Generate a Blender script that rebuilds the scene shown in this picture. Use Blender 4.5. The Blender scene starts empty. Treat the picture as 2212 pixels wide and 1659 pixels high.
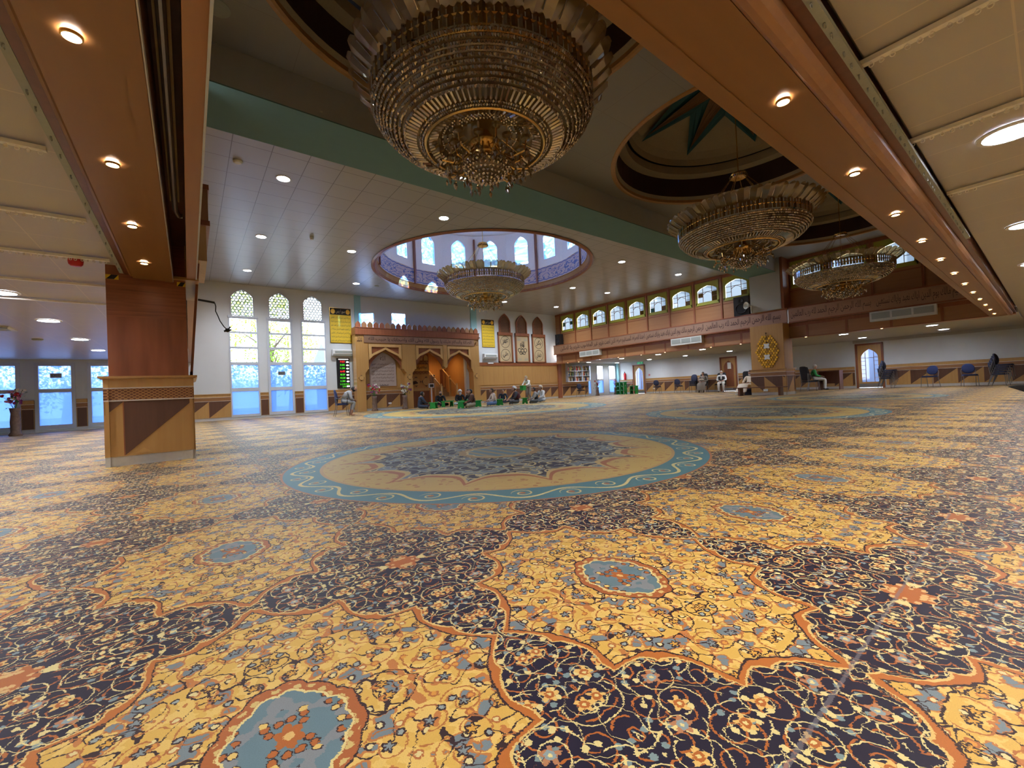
import bpy, bmesh, math, random
from mathutils import Vector, Matrix
random.seed(7)
PI = math.pi
scene = bpy.context.scene
COL = scene.collection

# ------------------------------------------------------------------ camera
F_PX, YAW, PITCH, ROLL = 903.15, math.radians(52.276), math.radians(0.80), math.radians(-2.62)
cd = bpy.data.cameras.new('camera')
cam = bpy.data.objects.new('camera', cd)
COL.objects.link(cam)
fw = Vector((math.cos(YAW)*math.cos(PITCH), math.sin(YAW)*math.cos(PITCH), math.sin(PITCH)))
rt = Vector((math.sin(YAW), -math.cos(YAW), 0))
up = rt.cross(fw)
r2 = rt*math.cos(ROLL) + up*math.sin(ROLL)
u2 = -rt*math.sin(ROLL) + up*math.cos(ROLL)
cam.matrix_world = Matrix(((r2.x, u2.x, -fw.x, 0), (r2.y, u2.y, -fw.y, 0), (r2.z, u2.z, -fw.z, .72), (0, 0, 0, 1)))
cd.sensor_width = 36
cd.lens = F_PX/2212*36
cd.clip_start = .02
cd.clip_end = 300
scene.camera = cam

# ------------------------------------------------------------------ colour management, render hints
scene.view_settings.view_transform = 'Standard'
scene.view_settings.look = 'None'
scene.view_settings.gamma = 1
scene.view_settings.use_curve_mapping = False
scene.view_settings.exposure = 1.45
cy = scene.cycles
cy.max_bounces = 8
cy.diffuse_bounces = 4
cy.glossy_bounces = 3
cy.transmission_bounces = 4
cy.transparent_max_bounces = 10
cy.caustics_reflective = False
cy.caustics_refractive = False
cy.sample_clamp_indirect = 6
cy.use_light_tree = True
cy.adaptive_threshold = .015

# ------------------------------------------------------------------ sky and sun
w = bpy.data.worlds.new('sky')
scene.world = w
w.use_nodes = True
nt = w.node_tree
bg = nt.nodes['Background']
tc = nt.nodes.new('ShaderNodeTexCoord')
sx = nt.nodes.new('ShaderNodeSeparateXYZ')
rp = nt.nodes.new('ShaderNodeValToRGB')
nt.links.new(tc.outputs['Generated'], sx.inputs[0])
nt.links.new(sx.outputs[2], rp.inputs[0])
nt.links.new(rp.outputs[0], bg.inputs[0])
rp.color_ramp.elements[0].position = 0
rp.color_ramp.elements[0].color = (.95, .97, 1, 1)
rp.color_ramp.elements[1].position = .7
rp.color_ramp.elements[1].color = (.60, .78, 1, 1)
bg.inputs[1].default_value = SKY = 5.5
sd = bpy.data.lights.new('sun', 'SUN')
sd.energy = 36
sd.angle = .009
sd.color = (1, .9, .74)
sun = bpy.data.objects.new('sun', sd)
COL.objects.link(sun)
sun.rotation_euler = (-Vector((-.285, 1, -.285))).to_track_quat('Z', 'Y').to_euler()

# ------------------------------------------------------------------ node helper
class S:
    """a shader value inside a node tree, with arithmetic"""
    def __init__(s, t, k): s.t, s.k = t, k
    def _m(s, op, *a):
        n = s.t.nodes.new('ShaderNodeMath'); n.operation = op
        for i, v in enumerate((s,)+a):
            if isinstance(v, S): s.t.links.new(v.k, n.inputs[i])
            else: n.inputs[i].default_value = v
        return S(s.t, n.outputs[0])
    def __add__(s, o): return s._m('ADD', o)
    __radd__ = __add__
    def __sub__(s, o): return s._m('SUBTRACT', o)
    def __rsub__(s, o): return (s*-1)+o
    def __mul__(s, o): return s._m('MULTIPLY', o)
    __rmul__ = __mul__
    def __truediv__(s, o): return s._m('DIVIDE', o)
    def __lt__(s, o): return s._m('LESS_THAN', o)
    def __gt__(s, o): return s._m('GREATER_THAN', o)
    def abs(s): return s._m('ABSOLUTE')
    def frac(s): return s._m('FRACT')
    def sin(s): return s._m('SINE')
    def sqrt(s): return s._m('SQRT')
    def pow(s, o): return s._m('POWER', o)
    def atan2(s, o): return s._m('ARCTAN2', o)
    def floor(s): return s._m('FLOOR')
    def mx(s, o): return s._m('MAXIMUM', o)
    def mn(s, o): return s._m('MINIMUM', o)

def vec(t, x, y, z=0):
    n = t.nodes.new('ShaderNodeCombineXYZ')
    for i, v in enumerate((x, y, z)):
        if isinstance(v, S): t.links.new(v.k, n.inputs[i])
        else: n.inputs[i].default_value = v
    return S(t, n.outputs[0])

def sep(v):
    n = v.t.nodes.new('ShaderNodeSeparateXYZ'); v.t.links.new(v.k, n.inputs[0])
    return [S(v.t, o) for o in n.outputs]

def mixc(f, a, b):
    """colour b where f is 1, a where 0"""
    t = next(v.t for v in (f, a, b) if isinstance(v, S))
    n = t.nodes.new('ShaderNodeMix'); n.data_type = 'RGBA'
    for i, v in ((0, f), (6, a), (7, b)):
        if isinstance(v, S): t.links.new(v.k, n.inputs[i])
        elif i == 0: n.inputs[0].default_value = v
        else: n.inputs[i].default_value = (*v, 1)
    return S(t, n.outputs[2])

def mixf(f, a, b):
    return (b-a)*f + a if isinstance(b, S) or isinstance(a, S) else f*(b-a) + a

def noise(v, scale, detail=2, rough=.5):
    n = v.t.nodes.new('ShaderNodeTexNoise'); v.t.links.new(v.k, n.inputs['Vector'])
    n.inputs['Scale'].default_value = scale; n.inputs['Detail'].default_value = detail; n.inputs['Roughness'].default_value = rough
    return S(v.t, n.outputs[0])

def voro(v, scale, rnd=1):
    n = v.t.nodes.new('ShaderNodeTexVoronoi'); v.t.links.new(v.k, n.inputs['Vector'])
    n.voronoi_dimensions = '2D'
    n.inputs['Scale'].default_value = scale; n.inputs['Randomness'].default_value = rnd
    return S(v.t, n.outputs['Distance']), S(v.t, n.outputs['Color']), S(v.t, n.outputs['Position'])

MATS = {}
def newmat(name):
    m = bpy.data.materials.new(name); m.use_nodes = True
    MATS[name] = m
    b = m.node_tree.nodes['Principled BSDF']
    return m, m.node_tree, b

def setb(b, col=None, rough=.6, metal=0, spec=.5, **k):
    if col is not None:
        if isinstance(col, S): col.t.links.new(col.k, b.inputs['Base Color'])
        else: b.inputs['Base Color'].default_value = (*col, 1)
    if isinstance(rough, S): rough.t.links.new(rough.k, b.inputs['Roughness'])
    else: b.inputs['Roughness'].default_value = rough
    b.inputs['Metallic'].default_value = metal
    b.inputs['Specular IOR Level'].default_value = spec
    for q, v in k.items():
        b.inputs[q.replace('_', ' ')].default_value = v

def pos(t, obj=False):
    if obj:
        n = t.nodes.new('ShaderNodeTexCoord'); return S(t, n.outputs['Object'])
    n = t.nodes.new('ShaderNodeNewGeometry'); return S(t, n.outputs['Position'])

def plain(name, col, rough=.6, metal=0, spec=.5, var=.08, sc=30, **k):
    m, t, b = newmat(name)
    p = pos(t, True)
    n = noise(p, sc, 1)
    c = mixc(n, tuple(v*(1-var) for v in col), tuple(min(1, v*(1+var)) for v in col))
    setb(b, c, rough, metal, spec, **k)
    return m

def wood(name, col, dark, rough=.35, along='z', sc=1.0, amt=.5):
    m, t, b = newmat(name)
    x, y, z = sep(pos(t))
    st = {'z': (9, 9, .55), 'x': (.6, 10, 10), 'y': (10, .6, 10)}[along]
    n = noise(vec(t, x*(st[0]*sc), y*(st[1]*sc), z*(st[2]*sc)), 1.6, 3, .6)
    f = ((n-.32)*2.6).mx(0).mn(1)
    setb(b, mixc(f*amt, col, dark), rough)
    return m

def emit(name, col, s, sampled=False):
    m = bpy.data.materials.new(name); m.use_nodes = True
    t = m.node_tree; t.nodes.clear()
    e = t.nodes.new('ShaderNodeEmission'); o = t.nodes.new('ShaderNodeOutputMaterial')
    e.inputs[0].default_value = (*col, 1); e.inputs[1].default_value = s
    t.links.new(e.outputs[0], o.inputs[0])
    if not sampled: m.cycles.emission_sampling = 'NONE'
    MATS[name] = m
    return m

# plain materials
plain('white_wall', (.62, .66, .68), .8, var=.03, sc=3)
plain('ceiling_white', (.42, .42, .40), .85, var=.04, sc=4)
plain('teal_paint', (.12, .235, .23), .8, var=.05, sc=4)
plain('aqua_paint', (.30, .55, .60), .8, var=.05, sc=4)
wood('oak', (.50, .29, .10), (.40, .20, .06), .3)
wood('oak_x', (.50, .29, .10), (.40, .20, .06), .3, 'x')
wood('oak_pale', (.60, .37, .15), (.50, .28, .10), .22)
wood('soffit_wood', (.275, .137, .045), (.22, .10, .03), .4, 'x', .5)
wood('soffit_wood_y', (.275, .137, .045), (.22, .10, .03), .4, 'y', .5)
wood('fascia_wood', (.38, .19, .08), (.30, .13, .05), .4, 'y', .6)
wood('mahogany', (.30, .105, .045), (.17, .05, .02), .3)
wood('mahogany_dark', (.16, .055, .028), (.09, .03, .015), .35)
wood('walnut', (.13, .06, .035), (.07, .03, .02), .35)
plain('dark_drum', (.035, .012, .010), .6)
plain('drum_cream', (.40, .34, .24), .8)
plain('dome_teal', (.01, .085, .11), .6)
plain('dome_brown', (.17, .085, .03), .6)
plain('drum_white', (.90, .79, .66), .8)
plain('plinth_metal', (.62, .62, .62), .35, .3)
plain('line_metal', (.80, .76, .72), .3, .5)
plain('gold_metal', (.80, .52, .16), .25, 1)
plain('brass_dark', (.55, .34, .10), .3, 1)
plain('black_plastic', (.012, .012, .014), .4)
plain('grey_metal', (.35, .35, .36), .35, .8)
plain('rail_white', (.9, .88, .82), .6)
plain('frame_white', (.55, .60, .68), .4)
plain('lime_paint', (.36, .38, .05), .5)
plain('red_plastic', (.55, .012, .015), .35)
plain('green_plastic', (.015, .28, .05), .4)
plain('ac_cream', (.62, .64, .60), .5)
plain('grille_grey', (.33, .36, .33), .6)
plain('yellow_cloth', (.75, .52, .03), .7)
plain('black_cloth', (.015, .013, .012), .8)
plain('ink', (.03, .025, .025), .5)
plain('ink_brown', (.07, .03, .02), .5)
plain('white_plastic', (.75, .76, .76), .4)
plain('paper', (.8, .8, .78), .8)
plain('brick_out', (.42, .25, .17), .9, sc=8)
plain('roof_grey', (.12, .13, .16), .8)
plain('bark', (.10, .07, .05), .9)
plain('skin', (.36, .19, .12), .55)
plain('hair_black', (.012, .010, .009), .6)
plain('hair_grey', (.45, .43, .40), .8)
plain('honey_gold', (.78, .42, .015), .45, .1)
plain('honey_gold_dark', (.40, .20, .015), .5, .2)
plain('eye_white', (.7, .7, .68), .3)
plain('seat_blue', (.012, .024, .095), .8, sc=200, var=.2)
plain('seat_navy', (.015, .02, .05), .85, sc=200, var=.2)
plain('seat_black', (.012, .012, .016), .85, sc=200, var=.2)
plain('chair_tube', (.22, .22, .22), .35, .7)
plain('parchment', (.55, .43, .25), .6)
plain('petal_pink', (.62, .25, .38), .7)
plain('petal_white', (.75, .72, .65), .7)
plain('petal_purple', (.25, .04, .22), .7)
plain('petal_red', (.5, .02, .03), .7)
plain('petal_orange', (.6, .2, .12), .7)
plain('stem_green', (.06, .16, .05), .7)
plain('pot_bark', (.16, .10, .07), .6, sc=14, var=.6)
plain('stone_grey', (.25, .25, .26), .8)
emit('led_white', (.82, .86, 1), 30)
emit('led_warm', (1, .80, .66), 30)
emit('led_red', (1, .02, .02), .8)
emit('led_green', (.12, 1, .03), .45)
emit('led_panel', (1, .9, .85), .8)
emit('sign_green', (.02, .45, .18), .35)

def leaf_mat(name, a, b_):
    m, t, b = newmat(name)
    n = noise(pos(t), 3.0, 2)
    c = mixc(n, a, b_)
    t.nodes.remove(b)
    d = t.nodes.new('ShaderNodeBsdfDiffuse'); tr = t.nodes.new('ShaderNodeBsdfTranslucent'); mx = t.nodes.new('ShaderNodeMixShader')
    o = next(n for n in t.nodes if n.type == 'OUTPUT_MATERIAL')
    t.links.new(c.k, d.inputs[0]); t.links.new(c.k, tr.inputs[0]); mx.inputs[0].default_value = .5
    t.links.new(d.outputs[0], mx.inputs[1]); t.links.new(tr.outputs[0], mx.inputs[2]); t.links.new(mx.outputs[0], o.inputs[0])
leaf_mat('tree_leaf', (.10, .22, .02), (.32, .46, .07))

def glass_mat(name, tint, transp=.75, gloss=.1, pattern=None, trl=0.0):
    """pane: part clear, part translucent, with a weak reflection"""
    m = bpy.data.materials.new(name); m.use_nodes = True; MATS[name] = m
    t = m.node_tree; t.nodes.clear()
    o = t.nodes.new('ShaderNodeOutputMaterial')
    a = t.nodes.new('ShaderNodeBsdfTransparent'); g = t.nodes.new('ShaderNodeBsdfGlossy'); g.inputs['Roughness'].default_value = .08
    l = t.nodes.new('ShaderNodeBsdfTranslucent')
    mx = t.nodes.new('ShaderNodeMixShader'); m2 = t.nodes.new('ShaderNodeMixShader')
    a.inputs[0].default_value = (*tint, 1); l.inputs[0].default_value = (*tint, 1)
    if pattern:
        c = pattern(t)
        t.links.new(c.k, a.inputs[0]); t.links.new(c.k, l.inputs[0])
    mx.inputs[0].default_value = trl
    t.links.new(a.outputs[0], mx.inputs[1]); t.links.new(l.outputs[0], mx.inputs[2])
    m2.inputs[0].default_value = gloss
    t.links.new(mx.outputs[0], m2.inputs[1]); t.links.new(g.outputs[0], m2.inputs[2])
    t.links.new(m2.outputs[0], o.inputs[0])
    return m
glass_mat('clear_glass', (.95, .97, 1), gloss=.04)
def frost_shade(t):
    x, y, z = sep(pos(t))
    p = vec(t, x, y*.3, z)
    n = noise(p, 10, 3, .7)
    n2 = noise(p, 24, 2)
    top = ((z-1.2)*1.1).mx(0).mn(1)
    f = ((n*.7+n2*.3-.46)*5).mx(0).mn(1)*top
    return mixc(f, (.22, .32, .56), (.78, .84, .95))  # tint paints in bluish outdoor shade low down, bright sky higher up
glass_mat('frosted_glass', (.3, .5, .9), pattern=frost_shade, trl=.6, gloss=.05)
def stained(t):
    x, y, z = sep(pos(t))
    d, c, p = voro(vec(t, x+y*.7, z), 13)
    r, g, b = sep(c)
    return mixc((r > .14), (.97, .97, 1), mixc(g, (.35, .6, .9), (.2, .35, .8)))
glass_mat('stained_glass', (.6, .8, 1), pattern=stained, trl=.2, gloss=.05)
glass_mat('sky_pane', (.19, .215, .24), trl=.7, gloss=.05)
glass_mat('green_pane', (.10, .20, .15), trl=.6, gloss=.1)
glass_mat('amber_pane', (.26, .16, .03), trl=.6, gloss=.1)

def crystal(name, tint, dif, tr, gl=.42):
    m = bpy.data.materials.new(name); m.use_nodes = True; MATS[name] = m
    t = m.node_tree; t.nodes.clear()
    o = t.nodes.new('ShaderNodeOutputMaterial')
    a = t.nodes.new('ShaderNodeBsdfTransparent'); g = t.nodes.new('ShaderNodeBsdfGlossy'); g.inputs['Roughness'].default_value = .08
    l = t.nodes.new('ShaderNodeBsdfTranslucent'); d = t.nodes.new('ShaderNodeBsdfDiffuse')
    a.inputs[0].default_value = (*tint, 1); l.inputs[0].default_value = (*dif, 1); d.inputs[0].default_value = (*dif, 1)
    g.inputs[0].default_value = (1, .93, .84, 1)
    m0 = t.nodes.new('ShaderNodeMixShader'); m1 = t.nodes.new('ShaderNodeMixShader'); m2 = t.nodes.new('ShaderNodeMixShader')
    m0.inputs[0].default_value = .5; m1.inputs[0].default_value = 1-tr; m2.inputs[0].default_value = gl
    t.links.new(l.outputs[0], m0.inputs[1]); t.links.new(d.outputs[0], m0.inputs[2])
    t.links.new(a.outputs[0], m1.inputs[1]); t.links.new(m0.outputs[0], m1.inputs[2])
    t.links.new(m1.outputs[0], m2.inputs[1]); t.links.new(g.outputs[0], m2.inputs[2])
    t.links.new(m2.outputs[0], o.inputs[0])
crystal('crystal', (.9, .76, .5), (.42, .31, .17), .22)
crystal('crystal_amber', (.85, .62, .3), (.27, .165, .045), .28, .14)

def copper():
    m, t, b = newmat('copper_band')
    x, y, z = sep(pos(t))
    n = noise(vec(t, x, y, z), 60, 2)
    setb(b, mixc(n, (.46, .29, .19), (.36, .205, .125)), .33, .55)
copper()

def tiles(name, col, line, sx_, ox, sy_, oy, lw=.012, sheen=0, rough=.55, spec=.4):
    m, t, b = newmat(name)
    x, y, z = sep(pos(t))
    fx = ((x-ox)/sx_).frac(); fy = ((y-oy)/sy_).frac()
    e = ((fx < lw/sx_) + (fy < lw/sy_)).mn(1)
    n = noise(vec(t, ((x-ox)/sx_).floor(), ((y-oy)/sy_).floor()), 1.7, 0)
    c = mixc(n, tuple(v*.93 for v in col), col)
    setb(b, mixc(e, c, line), rough, 0, spec)
tiles('ceiling_tiles', (.36, .365, .37), (.11, .105, .10), .683, .79, .683, .0, .014, rough=.33, spec=.5)
tiles('aisle_tiles', (.50, .465, .43), (.62, .56, .46), .683, -1.24, .683, .045, .010, rough=.4)
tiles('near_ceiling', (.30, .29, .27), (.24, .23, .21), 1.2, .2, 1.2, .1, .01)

# ------------------------------------------------------------------ the carpet's woven pattern
def carpet():
    m, t, b = newmat('carpet')
    NAVY, GOLD, GOLD2, RUST, CREAM, STEEL, DARK, TEAL = ((.012, .009, .026), (.66, .41, .085), (.74, .50, .14), (.42, .125, .022), (.72, .60, .25), (.18, .23, .25), (.035, .016, .018), (.085, .23, .27))
    P = pos(t)
    X, Y, Z = sep(P)
    wob = noise(P, 55, 1)
    wo2 = noise(P, 230, 0)
    X = X + (wob-.5)*.010 + (wo2-.5)*.007
    Y = Y + (wob-.5)*.008 - (wo2-.5)*.007
    px = (X-.15)/1.12+.5; py = (Y-1.03)/1.43+.5
    u = (px.frac()-.5)*2; v = (py.frac()-.5)*2
    au = u.abs(); av = v.abs()
    qx = au*.56; qy = av*.715                     # metres from the medallion's centre, one quarter mirrored four times
    q = vec(t, qx, qy, 0)
    rho = (au*au+av*av).sqrt(); phi = av.atan2(au)
    c2 = (phi*2)._m('COSINE').abs()
    lobes = 1-(phi*6).sin().abs()
    lob2 = 1-(phi*12+.6).sin().abs()
    R = c2.pow(2.0)*.10 + .765 + lobes.pow(1.5)*.13 + lob2*lob2*.03 - .02
    d = (R-rho)*.62                               # metres inside the gold field's edge

    def scroll(vv, sc, pitch, wd, r0, r1, turn=1):
        D, C, Q = voro(vv, sc, .8)
        vx, vy, _ = sep(vv); bx, by, _ = sep(Q)
        lx = vx-bx; ly = vy-by
        r = (lx*lx+ly*ly).sqrt(); th = ly.atan2(lx)
        cr, cg, cb = sep(C)
        sgn = (cr > .5)*2-1
        s = (r/pitch + th*sgn*turn/(2*PI)).frac()
        inr = (r > r0)*(r < r1)
        line = (s < wd)*inr
        return line, r, th, cr, cg, s, inr
    # navy field: cream and rust scrolls with flowers and buds
    l1, r1, t1, cr1, cg1, s1, i1 = scroll(q, 8.6, .036, .09, .020, .092)
    q2 = vec(t, qx+.37, qy+1.13, 0)
    l2, r2_, t2, cr2, cg2, s2, i2 = scroll(q2, 11, .034, .14, .012, .064)
    vn = (noise(q, 8.5, 1)-.5).abs()
    D3, C3, Q3 = voro(q2, 36, 1); k1, k2, k3 = sep(C3)
    bud = (D3 < .30)*(k1 > .66)
    col = mixc(l2, NAVY, RUST)
    col = mixc(bud, col, mixc((k2 > .55), CREAM, mixc((k2 > .25), (.36, .12, .04), (.20, .28, .28))))
    col = mixc((vn < .0038), col, CREAM)
    col = mixc(l1, col, CREAM)
    pet = (t1*5).sin()*.006+.019
    col = mixc((r1 < pet), col, mixc((cg1 > .5), (.72, .46, .14), (.45, .20, .09)))
    col = mixc((r1 < .012), col, mixc((cg1 > .5), RUST, (.25, .33, .34)))
    col = mixc((r1 < .005), col, CREAM)
    navy = col
    # central rosette of each navy field (cell corners)
    ux = (1-au)*.56; uy = (1-av)*.715
    rc = (ux*ux+uy*uy).sqrt(); tcn = uy.atan2(ux)
    ros = (rc < (tcn*4).sin().abs()*.022+.052)
    navy = mixc(ros, navy, mixc((D3 < .33), RUST, (.66, .42, .16)))
    # gold field
    g1 = noise(q, 13, 1, .4)
    g2 = noise(q2, 17, 2, .5)
    col = mixc((g2 > .5), GOLD, GOLD2)
    blob = (g1-.61)
    blob = blob.mx((g2-.635))
    col = mixc((blob > -.034), col, (.50, .19, .05))
    col = mixc((blob > .003), col, STEEL)
    l4, r4, t4, cr4, cg4, s4, i4 = scroll(q2, 10.5, .038, .11, .014, .075)
    vd = (noise(q2, 10, 1)-.5).abs()
    col = mixc((vd < .009), col, DARK)
    col = mixc(l4, col, mixc((cg4 > .45), DARK, (.42, .15, .04)))
    D5, C5, Q5 = voro(q, 30, 1); h1, h2, h3 = sep(C5)
    fl = (D5 < .34)*(h1 > .64)
    col = mixc(fl, col, mixc((h2 > .5), DARK, (.42, .14, .04)))
    col = mixc((D5 < .20)*(h1 > .64), col, mixc((h3 > .5), (.70, .60, .28), mixc((h2 > .5), (.30, .36, .34), (.66, .30, .05))))
    pet4 = (t4*5).sin()*.004+.014
    col = mixc((r4 < pet4), col, DARK)
    col = mixc((r4 < pet4-.006), col, mixc((cr4 > .5), (.64, .34, .05), (.22, .27, .28)))
    gold = col
    # scalloped oval at the medallion's centre
    ey = qy*.78; er = (qx*qx+ey*ey).sqrt(); et = ey.atan2(qx)
    edge = (et*2)._m('COSINE').abs()*.012 + (et*6).sin().abs()*.010 + .104
    e = edge-er
    gold = mixc((e > -.034), gold, DARK)
    gold = mixc((e > -.030), gold, (.40, .12, .03))
    gold = mixc((e > -.024)*(e < -.006)*(D5 < .30), gold, (.62, .46, .16))
    gold = mixc((e > -.005), gold, CREAM)
    inn = mixc((g1 > .53), (.13, .21, .24), (.22, .24, .25))
    inn = mixc((D3 < .42)*(k1 > .5), inn, DARK)
    inn = mixc((D3 < .32)*(k1 > .5), inn, mixc((k2 > .5), (.72, .50, .14), RUST))
    rose = (er < (et*3).sin().abs()*.012+.020)
    inn = mixc(rose, inn, RUST)
    inn = mixc((er < .010), inn, (.7, .45, .15))
    gold = mixc((e > .001), gold, inn)
    # the border between the two: cream line, rust band, dark line
    bw = lob2*.020 + .011
    field = mixc((d > 0), navy, gold)
    field = mixc((d > -.0065)*(d < 0), field, (.70, .48, .16))
    field = mixc((d > 0)*(d < bw+.006), field, DARK)
    field = mixc((d > 0)*(d < bw), field, (.46, .145, .025))
    # big round medallions below the domes
    far = (Y > 8.6)
    kk = ((X-2.9)/6.9+.5).floor().mx(0).mn(2)
    cx_ = mixf(far, kk*6.9+2.9, 9.5); cy_ = mixf(far, 4.05, 14.0); RR = mixf(far, 2.28, 4.75)
    lx = (X-cx_)/RR; ly = (Y-cy_)/RR
    r = (lx*lx+ly*ly).sqrt(); th = ly.atan2(lx)
    mq = vec(t, lx.abs()*2.3, ly.abs()*2.3)
    star = 1-(th*8).sin().abs()
    sR = star*star*.13 + .60
    ds = sR-r
    m1, a1, b1, e1, f1, g_, h_ = scroll(mq, 3.4, .09, .22, .03, .26)
    mn1 = noise(mq, 6, 1, .4)
    D6, C6, Q6 = voro(mq, 11, 1); y1, y2, y3 = sep(C6)
    inner = mixc((mn1 > .535), NAVY, STEEL)
    inner = mixc(((mn1-.535).abs() < .010), inner, CREAM)
    inner = mixc(m1, inner, mixc((e1 > .5), CREAM, (.36, .40, .30)))
    inner = mixc((D6 < .26)*(y1 > .6), inner, (.42, .36, .18))
    rim = mixc((D6 < .24)*(y1 > .7), (.62, .44, .12), (.46, .22, .06))
    rim = mixc(((mn1-.56).abs() < .010), rim, (.55, .30, .10))
    big = mixc((ds > 0), rim, inner)
    big = mixc((ds.abs() < .014), big, (.66, .48, .16))
    big = mixc((ds > -.045)*(ds < -.014), big, (.44, .15, .04))
    ctr = (lx*lx+ly*ly*1.0).sqrt() - .155 - (th*6).sin().abs()*.012
    big = mixc((ctr < .05), big, (.46, .30, .10))
    big = mixc((ctr < .012), big, CREAM)
    big = mixc((ctr < 0), big, mixc((lx*90).sin() > .2, (.15, .28, .32), (.40, .34, .18)))
    # blue-green ring with a running cream scroll
    ring = TEAL
    wv = (th*20)
    sw = (r-.925-wv.sin()*.035).abs()
    rg = mixc((sw < .0065), vec(t, TEAL[0], TEAL[1], TEAL[2]), CREAM)
    sk = (th*20/(2*PI)); fx = (sk.frac()-.5)*.30; sgn2 = ((sk*2).floor()*.5).frac()
    fx2 = ((sk*2).frac()-.5)*.157
    fy2 = r-.925-mixf((sgn2 > .25), -.018, .018)
    rr = (fx2*fx2+fy2*fy2).sqrt(); ss = (rr/.026+fy2.atan2(fx2)/(2*PI)).frac()
    rg = mixc((ss < .24)*(rr < .040), rg, CREAM)
    rg = mixc((rr < .010), rg, (.42, .15, .05))
    big = mixc((r > .845), big, rg)
    big = mixc(((r-.845).abs() < .007), big, (.55, .34, .12))
    big = mixc((r > .992), big, (.42, .16, .06))
    allc = mixc((r < 1.0), field, big)
    # grey joint strip running along the aisle
    seam = ((Y-.33-(X-1)*.006).abs() < .0045)*(X < 3.0)
    allc = mixc(seam*.55, allc, (.18, .17, .19))
    pile = noise(P, 420, 1)
    allc = mixc(pile*.30, allc, (.02, .012, .01))
    setb(b, allc, .52, 0, .22, Sheen_Weight=.04, Sheen_Roughness=.5)
carpet()

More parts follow.
